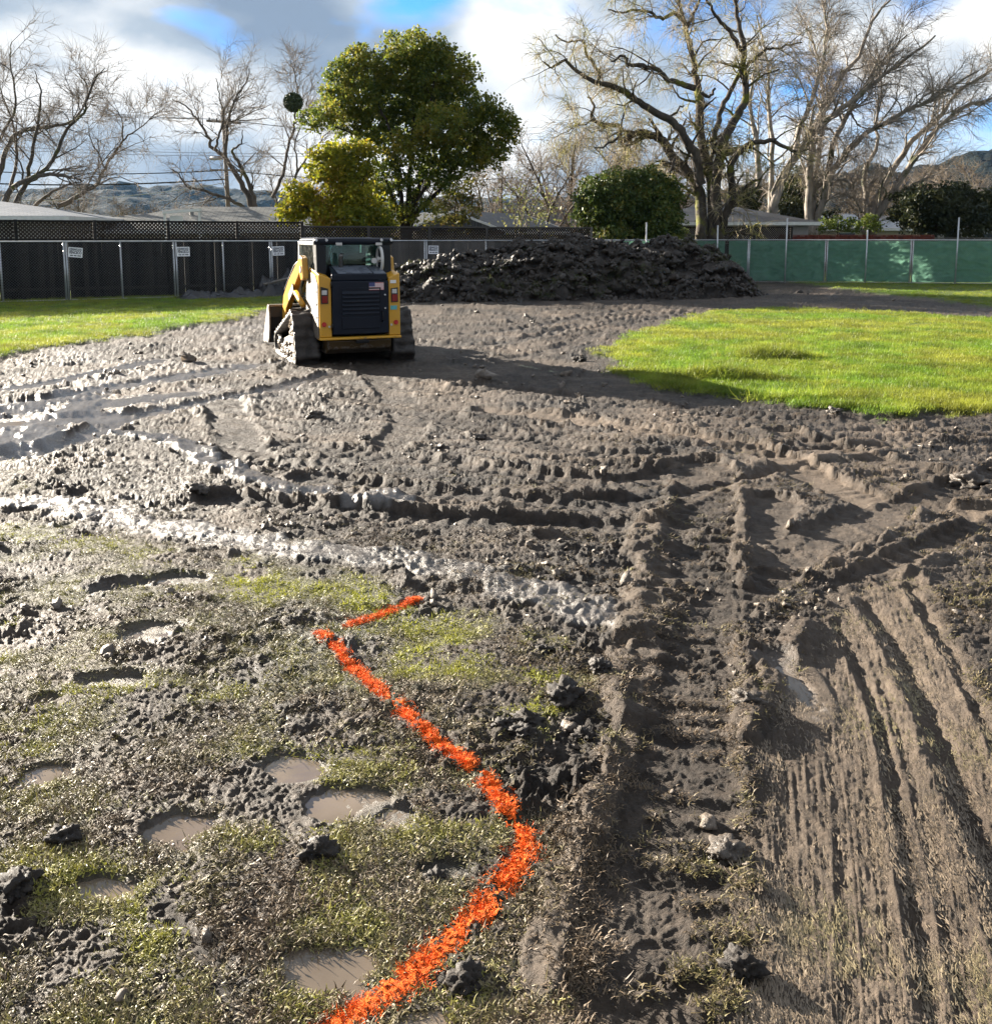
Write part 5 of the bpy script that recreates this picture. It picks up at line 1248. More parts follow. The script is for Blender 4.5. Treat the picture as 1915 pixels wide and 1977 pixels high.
# ---- mossy oak
Z7 = (960, 0, 3.652)
OAKP = [(2.0, 2.0, .35, 1.0, .15, .10, .42, .22, 6), (4.2, 1.15, .4, .9, .06, .35, .5, .1, 4), (11, 0.75, .4, .9, .0, .60, .5, .05, 3)]
oak = [([(1440,1660),(1430,1400),(1370,1250),(1250,1120),(1180,1010),(1110,960),(1000,930),(900,980),(860,980),(860,880),(740,880),(670,830),(680,740),(640,680)], .30, .05),
       ([(1440,1300),(1400,1100),(1340,1010),(1280,900),(1190,830),(1050,760),(960,680),(850,620),(740,590),(660,560),(560,500),(480,420),(390,470),(330,430)], .24, .04),
       ([(720,580),(710,500),(640,390),(600,290),(540,290),(480,290),(400,240)], .10, .03),
       ([(1520,1680),(1510,1300),(1440,1000),(1420,700),(1400,550),(1380,400),(1330,200),(1270,0),(1200,-170)], .30, .06),
       ([(1400,620),(1300,590),(1200,550),(1110,480),(1000,455),(920,455),(910,400),(850,400),(800,440)], .15, .04),
       ([(1330,170),(1250,90),(1160,130),(1080,80),(950,70),(860,90),(780,60)], .11, .03),
       ([(1440,650),(1490,680),(1530,620)], .09, .06),
       ([(1730,360),(1640,220),(1550,130),(1500,40),(1440,-60)], .12, .04),
       ([(1340,190),(1400,60),(1450,-60)], .09, .04),
       ([(1560,1660),(1545,1300),(1600,1000),(1680,830),(1750,700),(1740,500),(1730,300),(1690,100),(1650,-120)], .30, .07),
       ([(1530,980),(1570,800),(1640,650),(1720,500),(1800,420),(1900,350),(2000,330),(2150,300)], .14, .04),
       ([(1570,1650),(1620,1500),(1650,1350),(1650,1150),(1740,1040),(1830,1000),(1950,990)], .24, .10),
       ([(1950,990),(2080,1060),(2200,1050)], .10, .05), ([(1640,1430),(1760,1310),(1860,1250)], .14, .05),
       ([(680,830),(640,860),(560,880),(480,930)], .05, .02), ([(1250,1120),(1230,1180),(1215,1220)], .08, .05),
       ([(1210,830),(1270,770),(1310,740)], .06, .03), ([(860,960),(760,1030),(690,1040)], .07, .03)]
authored('oak_tree', 41, 46.0, Z7, oak, 'big spreading leafless oak with dark mossy trunks', M_OAKB, M_OAKT, OAKP, (1378, 450))
# ---- pale-barked trees on the right
Z8 = (1400, 0, 3.687)
PLP = [(2.0, 2.8, .3, .55, .16, .08, .45, .22, 6), (4.4, 1.5, .35, .60, .06, .12, .5, .1, 4), (7.0, 0.9, .4, .65, .0, .2, .5, .05, 3)]
authored('pale_tree', 52, 58.0, Z8, [
    ([(330,1610),(350,1450),(420,1250),(520,1090),(650,930),(800,790),(950,680),(1050,590),(1200,480),(1400,330),(1500,250)], .32, .05),
    ([(320,1520),(330,1250),(330,1000),(310,700),(300,500),(270,300),(220,100)], .18, .04),
    ([(500,1080),(530,900),(600,750),(650,600),(700,400),(720,200),(680,-40)], .18, .05),
    ([(240,1330),(220,1000),(180,800),(190,600),(230,400)], .18, .04, True, -2.0)], 'pale barked leafless tree with a leaning trunk behind the oak', M_PLANB, M_PLANT, PLP, (1490, 430))
authored('pale_tree', 63, 60.0, Z8, [
    ([(590,1620),(600,1350),(600,1200),(640,950),(700,750),(850,520),(950,400),(1050,150),(1200,-40)], .30, .06),
    ([(640,1610),(690,1450),(750,1250),(870,1080),(1000,950),(1150,870),(1300,780),(1450,720),(1600,620),(1800,500)], .24, .05),
    ([(610,1590),(640,1300),(680,1000),(700,800),(690,600),(640,350),(560,150)], .22, .05),
    ([(720,1250),(780,1000),(870,820),(950,680),(1100,450),(1300,250)], .20, .05),
    ([(700,900),(760,930),(830,1000),(860,1080)], .08, .03), ([(860,700),(900,820),(960,900),(1060,910)], .07, .03)],
    'pale barked tree fanning out many leaning trunks above the red fence', M_PLANB, M_PLANT, PLP, (1570, 430))
authored('pale_tree', 74, 61.0, Z8, [
    ([(1000,1580),(1000,1380),(990,1250),(1050,1100),(1090,1000),(1070,880),(1110,600),(1090,400)], .22, .04),
    ([(990,1580),(920,1410),(880,1300)], .14, .04),
    ([(1030,1560),(1080,1400),(1200,1200),(1330,1000),(1450,900),(1550,800),(1650,650),(1800,560),(1950,450)], .24, .05),
    ([(1060,1580),(1170,1400),(1300,1200),(1400,1060),(1520,900),(1700,760),(1900,700),(2100,560)], .26, .05),
    ([(1170,1400),(1300,1330),(1420,1280),(1560,1330)], .08, .03)], 'pale barked tree with low splayed trunks by the dark hedge', M_PLANB, M_PLANT, PLP, (1680, 430))
# ---- leafless trees on the left
Z5 = (0, 0, 2.967)
LFP = [(1.9, 2.2, .35, .75, .12, .06, .45, .15, 6), (3.8, 1.25, .35, .75, .10, .06, .5, .1, 4), (8.0, 0.8, .4, .7, .06, .08, .5, .05, 3)]
authored('bare_tree', 85, 50.0, Z5, [
    ([(20,1170),(80,1060),(250,1000),(400,1010),(470,1040)], .24, .06), ([(-60,1150),(0,1000),(50,820),(150,740),(300,720),(400,700),(470,620),(500,500),(450,420)], .22, .04),
    ([(90,1160),(150,1050),(250,980),(320,880),(380,740),(480,640),(500,550),(560,430),(600,390)], .20, .03),
    ([(150,1050),(180,880),(220,680),(230,520),(200,400)], .16, .03), ([(60,1070),(100,880),(70,700),(20,560),(-20,420)], .14, .03), ([(-10,820),(60,680),(90,560),(60,350),(70,240)], .12, .03)],
    'leafless mossy tree with arching limbs behind the blue-grey roof', M_GREYB, M_GREYT, LFP, (20, 440), rs=.68)
authored('bare_tree', 96, 52.0, Z5, [
    ([(330,1180),(420,1140),(500,1090),(560,1050),(600,960),(660,870),(720,790),(800,730),(900,640)], .20, .03), ([(705,800),(700,700),(670,630)], .07, .02),
    ([(200,1180),(280,1110),(380,1060),(480,1030)], .15, .05), ([(600,960),(560,880),(520,800),(500,700)], .08, .02)],
    'leafless tree with one long limb leaning right over the roofs', M_GREYB, M_GREYT, LFP, (110, 440), rs=.68)
authored('bare_tree', 107, 54.0, Z5, [
    ([(1450,1200),(1400,1080),(1340,980),(1290,900),(1220,850),(1190,780),(1130,680),(1060,600),(990,570)], .26, .03),
    ([(1290,900),(1300,760),(1320,650),(1350,560),(1410,470),(1430,380)], .15, .03), ([(1470,1200),(1430,1060),(1360,920),(1330,860),(1380,820),(1390,740)], .20, .03),
    ([(1400,1190),(1280,1130),(1160,1090),(1060,1060),(1030,1000),(970,960)], .15, .03), ([(1230,860),(1250,780),(1280,700),(1260,560),(1240,450)], .11, .03), ([(1440,1150),(1450,1050),(1440,960)], .10, .03)],
    'leafless spreading tree with a mossy leaning trunk by the utility pole', M_GREYB, M_GREYT, LFP, (490, 440), rs=.68)
mist_tree = authored('bare_tree', 118, 56.0, Z5, [
    ([(1560,1130),(1620,1000),(1640,880),(1680,740),(1690,640),(1700,520),(1680,400),(1660,340)], .16, .03), ([(1670,1130),(1690,1020),(1760,900),(1840,800),(1900,740)], .14, .03),
    ([(1700,980),(1700,900),(1690,820),(1740,650),(1780,520)], .09, .03)], 'slender leafless tree carrying a round mistletoe ball', M_GREYB, M_GREYT, LFP, (530, 440), rs=.68)
# mistletoe
M_MIST = simple('mistletoe_leaf', (0.045, 0.065, 0.018), .6, .4, 12)
def leaf_quads(C, size, rng, out=None, elong=1.7):
    n = len(C); a = rng.normal(size=(n, 3)); a /= np.linalg.norm(a, axis=1)[:, None]; b = rng.normal(size=(n, 3)); b -= a * (a * b).sum(1)[:, None]; b /= np.linalg.norm(b, axis=1)[:, None]
    s = size * rng.uniform(.6, 1.3, n)[:, None]
    V = np.stack([C - a * s * elong * .5, C + b * s * .5, C + a * s * elong * .5, C - b * s * .5], 1).reshape(-1, 3)
    return V, np.arange(4 * n).reshape(-1, 4)
c = PD(566, 197, 56.0); r = np.random.default_rng(5); d = r.normal(size=(5200, 3)); d /= np.linalg.norm(d, axis=1)[:, None]
V, q = leaf_quads(c + d * (0.54 * r.uniform(.55, 1.03, 5200) ** .6)[:, None], .075, r)
mb_ = np_mesh('mistletoe', V - c, [q], M_MIST); mb_.location = c; tag(mb_, 'dense round green mistletoe ball high in the slender tree', 'mistletoe')

# ---- leafy crowns
def leaf_mat(name, cols, transl=.4, nsc=.55):
    t = NT(name); p = t.geo(); n = t.noise(p, nsc, 4, .6); g = t.n('ShaderNodeNewGeometry').outputs['Random Per Island']
    f = t.math('ADD', t.math('MULTIPLY', n, .75), t.math('MULTIPLY', g, .28)); c = t.ramp(f, [(.28 + .48 * i / (len(cols) - 1), k) for i, k in enumerate(cols)])
    b = t.bsdf(c, .55, spec=.22, link=False); tr = t.n('ShaderNodeBsdfTranslucent'); t.l(c, tr.inputs[0])
    m = t.n('ShaderNodeMixShader'); m.inputs[0].default_value = transl; t.l(b, m.inputs[1]); t.l(tr.outputs[0], m.inputs[2]); t.l(m.outputs[0], t.out.inputs[0]); return t.m
def leafy(name, seed, Y, z, blobs, stems, label, mleaf, mbark, lsize, dens, base_px, cat='tree', clump=.34, dep=.9, thick=1.0):
    """blobs: zoom (x,y,r). Each blob is filled with clumps of leaves, mostly near its shell, at its own depth"""
    ox, oy, sc = z; rng = np.random.default_rng(seed); k = Y / F; CC = []
    for (bx, by, br) in blobs:
        R = br / sc * k; c = PD(ox + bx / sc, oy + by / sc, Y + rng.uniform(-dep, dep) * 1.2)
        n = max(6, int(dens * (R / clump) ** 2.3)); d = rng.normal(size=(n, 3)); d /= np.linalg.norm(d, axis=1)[:, None]
        cc = c + d * (R * rng.uniform(.2, 1.25, n) ** .6)[:, None] * np.array([1, thick, .9])
        nl = int(34 * (clump / .34) ** 2 * (.06 / lsize) ** 1.3 * 1.25)
        g = rng.normal(size=(n, nl, 3)) * np.array([1, 1, .62]) * clump * .42
        # leaves droop at the rim of each spray
        g[..., 2] -= .35 * np.hypot(g[..., 0], g[..., 1])
        CC.append((cc[:, None] + g).reshape(-1, 3))
    C = np.concatenate(CC); C = C[C[:, 2] > .15]; V, q = leaf_quads(C, lsize, rng)
    loc = PD(*base_px, Y) * np.array([1, 1, 0]); o = empty(name, loc); tag(o, label, cat)
    np_mesh('crown', V - loc, [q], mleaf, o, False)
    T = TreeB(seed)
    for pts, r0, r1 in stems:
        P = np.array([PD(ox + a / sc, oy + b / sc, Y + rng.uniform(-.5, .5) * (i > 0)) for i, (a, b) in enumerate(pts)])
        if P[0][2] < 3: P = np.vstack([[P[0][0], P[0][1], -.2], P])
        P = wander(P, 4, .02, rng); R = np.linspace(r0, r1, len(P)); T.limb(P, R, sides=8)
        T.grow(P, R, 0, [(1.2, 1.3, .3, .7, .2, 0, .5, .3, 5), (1.6, .7, .3, .7, .1, 0, .5, .2, 4)])
    V, Fc = T.mesh(T.limbs + T.twigs); np_mesh('trunk', V - loc, Fc, mbark, o)
    return o, len(C)
Z6 = (540, 40, 3.652)
M_EVER = leaf_mat('evergreen_leaf', [(0.042, 0.072, 0.014), (0.095, 0.130, 0.022), (0.19, 0.195, 0.028), (0.28, 0.21, 0.03)], .5)
M_YELL = leaf_mat('yellow_green_leaf', [(0.075, 0.105, 0.012), (0.17, 0.19, 0.017), (0.31, 0.27, 0.020), (0.36, 0.20, 0.03)], .5)
M_SHRB = leaf_mat('glossy_shrub_leaf', [(0.022, 0.040, 0.010), (0.048, 0.075, 0.016), (0.10, 0.13, 0.03), (0.22, 0.17, 0.03)], .3, 1.2)
M_DKSH = leaf_mat('dark_hedge_leaf', [(0.016, 0.022, 0.009), (0.035, 0.042, 0.016), (0.065, 0.065, 0.028)], .3, .6)
M_TRNK = bark('dark_stem', (0.014, 0.011, 0.009), (0.050, 0.040, 0.032))
ever = [(970,200,150),(830,200,120),(1110,230,130),(540,270,120),(450,390,120),(640,360,150),(860,360,170),(1080,380,190),(1270,330,120),(1330,420,80),(400,520,120),(560,520,150),(780,540,170),(1000,560,190),
        (1220,560,170),(330,640,90),(230,690,85),(480,690,130),(680,700,160),(920,740,170),(1150,740,180),(1370,680,140),(1500,620,100),(1590,690,90),(1620,760,75),(1500,830,140),(1330,880,160),(1120,920,150),
        (860,900,130),(640,850,110),(1480,930,110),(1250,1010,110),(1010,1020,90),(760,1030,90),(1400,980,80),(900,1130,80),(1110,1090,80),(700,1200,80),(640,1130,90),(780,1160,70),(1180,1150,70),(800,1290,75),(950,1230,60),(900,1350,70),(760,1380,80),(1040,1300,55),(840,1430,60)]
est = [([(870,1460),(860,1280),(830,1050),(790,800),(700,600),(620,450)], .12, .03), ([(890,1460),(910,1200),(930,900),(950,600),(900,350)], .15, .03), ([(900,1450),(990,1150),(1020,900),(1050,650),(1090,400)], .15, .03),
       ([(920,1440),(1080,1240),(1190,1090),(1280,900),(1380,750)], .15, .03), ([(930,1400),(1020,1180),(1250,830),(1330,640)], .10, .03), ([(860,1440),(790,1220),(690,1000),(560,830),(360,740)], .10, .02)]
_, nl1 = leafy('evergreen_tree', 131, 41.0, Z6, ever, est, 'big round olive green broadleaf tree behind the lattice fence', M_EVER, M_TRNK, .085, 9, (790, 450), clump=.27, dep=1.2)
yel = [(350,970,120),(470,930,120),(280,1040,90),(560,1050,110),(420,1100,110),(600,900,70),(140,1200,90),(110,1320,100),(230,1290,100),(400,1270,110),(520,1230,110),(60,1370,60),(330,1380,100),(500,1380,110),(640,1310,110),(620,1430,100),(720,1440,90),(500,1480,70),(640,1500,70),(760,1520,50)]
_, nl2 = leafy('yellow_bush', 142, 37.2, Z6, yel, [([(450,1460),(430,1250),(400,1050)], .06, .02), ([(480,1460),(560,1250),(600,1080)], .05, .02), ([(330,1460),(200,1330),(140,1240)], .04, .02)],
      'yellow green bush hanging over the lattice fence behind the loader', M_YELL, M_TRNK, .095, 14, (680, 450), 'bush', clump=.32, dep=.5)
_, nl3 = leafy('young_tree', 153, 43.0, Z6, [(1180,1250,80),(1300,1200,90),(1330,1330,90),(1200,1370,80),(1280,1420,80),(1100,1320,60),(1060,1400,60),(1380,1130,60)], [([(1240,1470),(1240,1280),(1250,1100)], .04, .015)],
      'thin young tree with sparse reddish green leaves beside the cream shed', leaf_mat('reddish_leaf', [(0.06, .07, .015), (.13, .13, .03), (.22, .13, .05)], .4, 1.0), M_TRNK, .09, 4.5, (880, 440), clump=.30, dep=.4)
shr = [(740,1330,130),(900,1300,130),(1050,1290,130),(1180,1330,110),(650,1420,100),(790,1440,150),(960,1430,160),(1120,1440,150),(1240,1440,90),(620,1520,80),(740,1560,120),(900,1570,140),(1080,1570,140),(1220,1560,90),(820,1660,100),(980,1660,110),(1120,1650,100),(1250,1640,60)]
_, nl4 = leafy('round_shrub', 164, 45.0, Z7, shr, [([(930,1700),(900,1500),(850,1350)], .08, .02), ([(950,1700),(1010,1480),(1080,1330)], .08, .02)], 'dense dark green rounded shrub with glossy leaves left of the oak', M_SHRB, M_TRNK, .10, 13, (1215, 455), 'shrub', clump=.34, dep=1.0)
hed = [(1290,1440,110),(1400,1430,130),(1530,1440,140),(1660,1430,140),(1790,1450,120),(1900,1440,120),(1350,1550,110),(1480,1560,120),(1620,1570,130),(1760,1560,120),(1880,1550,110),(2000,1500,120),(1240,1500,70)]
_, nl5 = leafy('dark_hedge', 175, 57.0, Z8, hed, [([(1500,1640),(1500,1450)], .1, .04)], 'broad dark olive hedge in front of the far houses', M_DKSH, M_TRNK, .14, 11, (1820, 440), 'hedge', clump=.5, dep=1.5)
_, nl6 = leafy('garden_shrub', 186, 55.5, Z8, [(720,1590,50),(800,1580,55),(870,1590,50),(1000,1570,55),(1060,1590,50),(930,1600,40)], [([(800,1640),(800,1580)], .03, .01)], 'low yellow green garden shrubs above the red fence', M_YELL if False else leaf_mat('fresh_leaf', [(.05, .08, .012), (.12, .16, .025), (.22, .24, .05)], .4, 1.0), M_TRNK, .10, 8, (1640, 440), 'shrub', clump=.3, dep=.5)
_, nl7 = leafy('dense_evergreen', 197, 66.0, Z8, [(520,1300,120),(470,1400,110),(560,1420,110),(500,1520,110),(160,1420,90),(120,1480,80),(740,1530,60)], [([(510,1640),(510,1400)], .15, .05)], 'dark evergreen between the pale trunks behind the red fence', M_DKSH, M_TRNK, .15, 10, (1540, 440), clump=.5, dep=1.2)
# whitish cane bush with a few leaves
T = TreeB(208)
for pts in ([(150,1640),(200,1400),(250,1220)], [(140,1640),(170,1450),(220,1180)], [(170,1640),(260,1430),(330,1290),(420,1260)], [(190,1640),(300,1480),(430,1400)], [(130,1640),(120,1480),(100,1380)], [(160,1640),(240,1350),(300,1180)], [(180,1640),(230,1500),(260,1400),(360,1290)]):
    P = np.array([PD(960 + a / 3.652, b / 3.652, 43.5 + T.r.uniform(-.5, .5) * (i > 0)) for i, (a, b) in enumerate(pts)]); P = np.vstack([[P[0][0], P[0][1], -.1], P]); P = wander(P, 4, .03, T.r); R = np.linspace(.035, .012, len(P)); T.limb(P, R, sides=5)
    T.grow(P, R, 0, [(2.2, .9, .3, .6, .1, 0, .6, .4, 4), (2.5, .4, .3, .7, .0, .1, .6, .1, 3)])
cb = T.build('cane_bush', tuple(PD(1005, 440, 43.5) * np.array([1, 1, 0])), 'pale bare canes of a tall bush beside the cream shed', 'bush', M_PLANB, M_PLANT)
rr = np.random.default_rng(9); base = np.array([PD(960 + a / 3.652, b / 3.652, 43.5) for a, b in ((60, 1450), (110, 1350), (250, 1500), (300, 1420), (180, 1560), (350, 1520))])
C = (base[rr.integers(0, 6, 500)] + rr.normal(0, .45, (500, 3))); V, q = leaf_quads(C, .09, rr); np_mesh('leaves', V - np.array(cb.location), [q], leaf_mat('cane_leaf', [(.09, .11, .03), (.25, .26, .09), (.3, .28, .12)], .4, 1), cb, False)

# ---- background bare trees: two kinds, copied
def generic_tree(seed, h, prm, spread=.5, nst=4):
    T = TreeB(seed); r = T.r
    for i in range(nst):
        a = r.uniform(0, 6.28); P = [np.array([0, 0, -.2])]; d = np.array([math.cos(a) * .15, math.sin(a) * .15, 1.0])
        for k in range(6): d = d + np.array([math.cos(a) * spread * .25, math.sin(a) * spread * .25, 0]) + r.normal(0, .1, 3); d /= np.linalg.norm(d); P.append(P[-1] + d * h * .8 / 6)
        P = wander(np.array(P), 2, .02, r); R = np.linspace(h * .016, h * .003, len(P)); T.limb(P, R, sides=6); T.grow(P, R, 0, prm)
    return T
BGP = [(3.0, 2.3, .3, .7, .12, .05, .45, .12, 5), (4.6, 1.1, .3, .7, .08, .08, .5, .1, 3), (5.0, .6, .3, .7, .02, .1, .6, .05, 3)]
protos = []
for i, (sd, h, sp, mt, lab) in enumerate([(301, 9.5, .5, M_GREYT, ''), (312, 8.0, .8, M_BRWNT, ''), (323, 10.5, .35, M_BRWNT, '')]):
    T = generic_tree(sd, h, BGP, sp); V1, F1 = T.mesh(T.limbs); V2, F2 = T.mesh(T.twigs)
    a = np_mesh('trunk', V1, F1, M_GREYB); b = np_mesh('crown', V2, F2, mt); protos.append((a.data, b.data)); bpy.data.objects.remove(a); bpy.data.objects.remove(b)
def bg_tree(u, Y, k, s, rz, label, grp):
    p = PD(u, 455, Y); s *= 1.45; o = empty('bare_tree', (p[0], Y, 0), rz); o.scale = (s, s, s); tag(o, label, 'tree', grp)
    for nm, me in zip(('trunk', 'crown'), protos[k]): link(bpy.data.objects.new(nm, me), o)
BG = [(60,78,1,.62,.3,'brown leafless tree rising behind the blue-grey roof'),(150,92,2,.60,1.2,'thin brown tree beyond the end of the blue-grey roof'),(235,84,1,.55,2.2,'low brown tree in the gap behind the low grey roof'),(305,100,0,.55,.5,'small far tree above the white timber frame'),
      (370,80,1,.50,3.0,'low brown tree just left of the utility pole'),(560,76,2,.62,4.0,'brown tree behind the slender mistletoe tree'),(610,84,0,.75,5.0,'grey twiggy tree behind the yellow bush'),(655,96,1,.8,.9,'brown tree mostly hidden by the yellow bush'),
      (930,70,0,.75,.2,'grey leafless tree beside the olive green tree crown'),(975,82,2,.72,1.5,'slim brown tree behind the cream shed'),(1040,66,1,.80,2.4,'wide brown tree behind the pale cane bush'),(1090,72,2,.82,.8,'tall brown tree between the cane bush and the rounded shrub'),
      (1120,60,1,.85,4.1,'dense brown tree at the left shoulder of the rounded shrub'),(1190,74,0,.85,3.3,'grey tree rising straight behind the rounded shrub'),(1255,68,2,.78,5.2,'brown tree at the right shoulder of the rounded shrub'),(1310,80,1,.8,1.0,'brown tree between the rounded shrub and the oak trunks'),
      (1440,88,2,.72,.4,'brown tree behind the right-hand oak stem'),(1520,95,0,.85,1.9,'grey tree behind the dark evergreen and pale trunks'),(1605,90,1,.75,3.1,'brown tree behind the fan of pale trunks'),(1700,98,2,.72,4.4,'brown tree behind the splayed pale trunks'),
      (1770,84,1,.70,5.5,'brown tree rising behind the near end of the dark hedge'),(1830,92,0,.80,2.0,'grey tree behind the middle of the dark hedge'),(1885,80,1,.82,.1,'wide brown tree behind the far end of the dark hedge'),(1930,88,2,.80,1.3,'tall brown tree past the far end of the dark hedge'),(1985,84,1,.9,2.6,'brown tree by the last dark-roofed house')]
for (u, Y, k, s, rz, lab) in BG: bg_tree(u, Y, k, s, rz, lab, 'leafless background trees')
# ================================================================== HOUSES
def shingle(name, lo, hi):
    t = NT(name); p = t.coord(); br = t.n('ShaderNodeTexBrick'); br.inputs['Scale'].default_value = 1.0; br.inputs['Mortar Size'].default_value = .022
    br.inputs['Brick Width'].default_value = .45; br.inputs['Row Height'].default_value = .19; br.inputs['Color1'].default_value = (*lo, 1); br.inputs['Color2'].default_value = (*hi, 1); br.inputs['Mortar'].default_value = (*[x * .2 for x in lo], 1)
    t.l(t.scale(p, (1, 1, 1)), br.inputs['Vector']); n = t.noise(p, 1.2, 5); c = t.mix(n, t.mix(.5, br.outputs[0], lo), br.outputs[0])
    t.bsdf(c, .6, t.bump(t.noise(p, 8, 4), .3, .02), spec=.4); return t.m
M_RBLUE = shingle('blue_grey_shingle', (0.065, 0.090, 0.125), (0.16, 0.175, 0.20)); M_RGREY = shingle('grey_shingle', (0.11, 0.115, 0.11), (0.19, 0.19, 0.18)); M_RDARK = shingle('dark_shingle', (0.03, 0.032, 0.036), (0.07, 0.07, 0.075))
M_STUC = simple('cream_stucco', (0.46, 0.40, 0.30), .85, .1, 3); M_STUCG = simple('grey_stucco', (0.30, 0.28, 0.25), .85, .12, 3); M_TRIM = simple('white_trim', (0.60, 0.60, 0.58), .6, .1); M_BRICKY = simple('tan_wall', (0.30, 0.24, 0.18), .85, .2, 5)
M_WIN = simple('dark_window', (0.02, 0.025, 0.03), .1, .2)
def house(name, loc, rz, sx, sy, hw, hr, mw, mr, label, hip=True, wins=(), extra=None):
    """box walls, hip or gable roof with overhang and fascia; local x along the ridge"""
    o = empty(name, loc, rz); tag(o, label, 'house'); ov = .5
    MB().box((-sx / 2, -sy / 2, 0), (sx / 2, sy / 2, hw)).build('wall', mw, o)
    e = [(-sx / 2 - ov, -sy / 2 - ov), (sx / 2 + ov, -sy / 2 - ov), (sx / 2 + ov, sy / 2 + ov), (-sx / 2 - ov, sy / 2 + ov)]
    rx = (sx / 2 - sy / 2) if hip else sx / 2 + ov; rx = max(rx, .4)
    vs = [(x, y, hw + .03) for x, y in e] + [(-rx, 0, hw + hr), (rx, 0, hw + hr)]
    rf = MB().add(vs, [(0, 1, 5, 4), (2, 3, 4, 5), (1, 2, 5), (3, 0, 4), (3, 2, 1, 0)]).build('roof', mr, o)
    m = MB(); a = .16
    x0, y0, x1, y1 = -sx / 2 - ov, -sy / 2 - ov, sx / 2 + ov, sy / 2 + ov
    m.box((x0 - .03, y0 - .03, hw - a), (x1 + .03, y0 + .02, hw + .025)); m.box((x0 - .03, y1 - .02, hw - a), (x1 + .03, y1 + .03, hw + .025))
    m.build('fascia', M_TRIM, o)
    if hip: m = MB(); m.box((x0 - .03, y0 + .021, hw - a), (x0 + .02, y1 - .021, hw + .025)); m.box((x1 - .02, y0 + .021, hw - a), (x1 + .03, y1 - .021, hw + .025)); m.build('fascia', M_TRIM, o)
    else:
        for xs in (-sx / 2, sx / 2): MB().add([(xs, -sy / 2, hw), (xs, sy / 2, hw), (xs, 0, hw + hr * sy / (sy + 2 * ov))], [(0, 1, 2)]).build('gable', mw, o)
        for sg in (-1, 1):
            for yy in (-1, 1):
                MB().add([(sg * (sx / 2 + ov + .01), yy * (sy / 2 + ov), hw - .05), (sg * (sx / 2 + ov + .01), 0, hw + hr - .08), (sg * (sx / 2 + ov + .01), 0, hw + hr + .04), (sg * (sx / 2 + ov + .01), yy * (sy / 2 + ov), hw + .06),
                          (sg * (sx / 2 + ov + .05), yy * (sy / 2 + ov), hw - .05), (sg * (sx / 2 + ov + .05), 0, hw + hr - .08), (sg * (sx / 2 + ov + .05), 0, hw + hr + .04), (sg * (sx / 2 + ov + .05), yy * (sy / 2 + ov), hw + .06)],
                         [(0, 1, 2, 3), (4, 5, 6, 7), (0, 1, 5, 4), (1, 2, 6, 5), (2, 3, 7, 6), (3, 0, 4, 7)]).build('barge_board', M_TRIM, o)
    for (wx, wz, ww, wh) in wins:
        w = MB().box((wx - ww / 2, -sy / 2 - .03, wz), (wx + ww / 2, -sy / 2 - .005, wz + wh)).build('window', M_WIN, o)
        fr = MB(); fr.box((wx - ww / 2 - .07, -sy / 2 - .05, wz - .07), (wx + ww / 2 + .07, -sy / 2 - .031, wz)); fr.box((wx - ww / 2 - .07, -sy / 2 - .05, wz + wh), (wx + ww / 2 + .07, -sy / 2 - .031, wz + wh + .07)); fr.build('frame', M_TRIM, w)
    return o, rf
def pX(u, Y): return PD(u, 455, Y)[0]
house('house', (pX(160, 43) - 8.4, 44.5, 0), .10, 16, 9, 2.80, .85, M_STUCG, M_RBLUE, 'house with a wet blue-grey shingled hip roof beside the mossy bare tree', True, [(-3, 1, 1.4, 1), (2, 1, 1.4, 1)])
_, rf = house('house', (pX(455, 50), 52, 0), .12, 15, 9, 2.30, 1.25, M_STUC, M_RGREY, 'house with a low grey shingled roof and vent pipes beside the yellow bush', True, [(-4, 1, 1.4, 1), (0, 1, 1.6, 1)])
for (x, y, z) in ((3.2, -2.5, 2.85), (4.4, -1.9, 3.02), (-2.4, -2.0, 2.95)): MB().tube([(x, y, z - .2), (x, y, z + .45)], .10, 10).build('vent_pipe', M_STEEL, rf)
_, rf = house('house', (pX(255, 47), 50, 0), .1, 9, 7, 2.25, .85, M_STUC, M_RGREY, 'house with a low grey roof behind the tall lattice fence', True)
house('shed', (pX(945, 52), 54, 0), math.pi / 2 - .5, 7, 5.2, 2.25, 1.05, M_STUC, M_RDARK, 'cream gabled shed with a dark roof behind the lattice fence', False)
house('house', (pX(1060, 68), 70, 0), .05, 14, 8, 2.4, 1.3, M_BRICKY, M_RDARK, 'house with a dark roof seen behind the pale cane bush', True)
house('house', (pX(860, 60), 62, 0), .0, 10, 7, 2.5, 1.0, M_STUC, M_RGREY, 'house with a pale grey roof behind the olive green tree', True)
house('house', (pX(1390, 56), 58, 0), -.06, 9.5, 7, 2.75, 1.0, M_STUCG, M_RDARK, 'grey house with white fascia and dark roof behind the oak trunks', True, [(-1.0, 1.2, .9, .8)])
house('house', (pX(1330, 72), 74, 0), .5, 8, 7, 2.9, 2.0, M_BRICKY, shingle('tan_shingle', (.19, .15, .11), (.30, .24, .19)), 'house with a tan shingled roof behind the oak', True)
house('house', (pX(1600, 72), 76, 0), .1, 14, 8, 2.55, 1.2, M_STUC, M_RBLUE, 'house with a pale blue-grey roof beyond the garden shrubs', True, [(-4, 1.3, 1.2, .9), (1, 1.3, 1.2, .9)])
house('house', (pX(1745, 78), 82, 0), .0, 11, 8, 2.6, 1.1, M_STUC, M_RDARK, 'house with a dark roof and small chimney by the dark hedge', True, [(-2, 1.4, 1.2, .8), (2, 1.4, 1.2, .8)])[1]
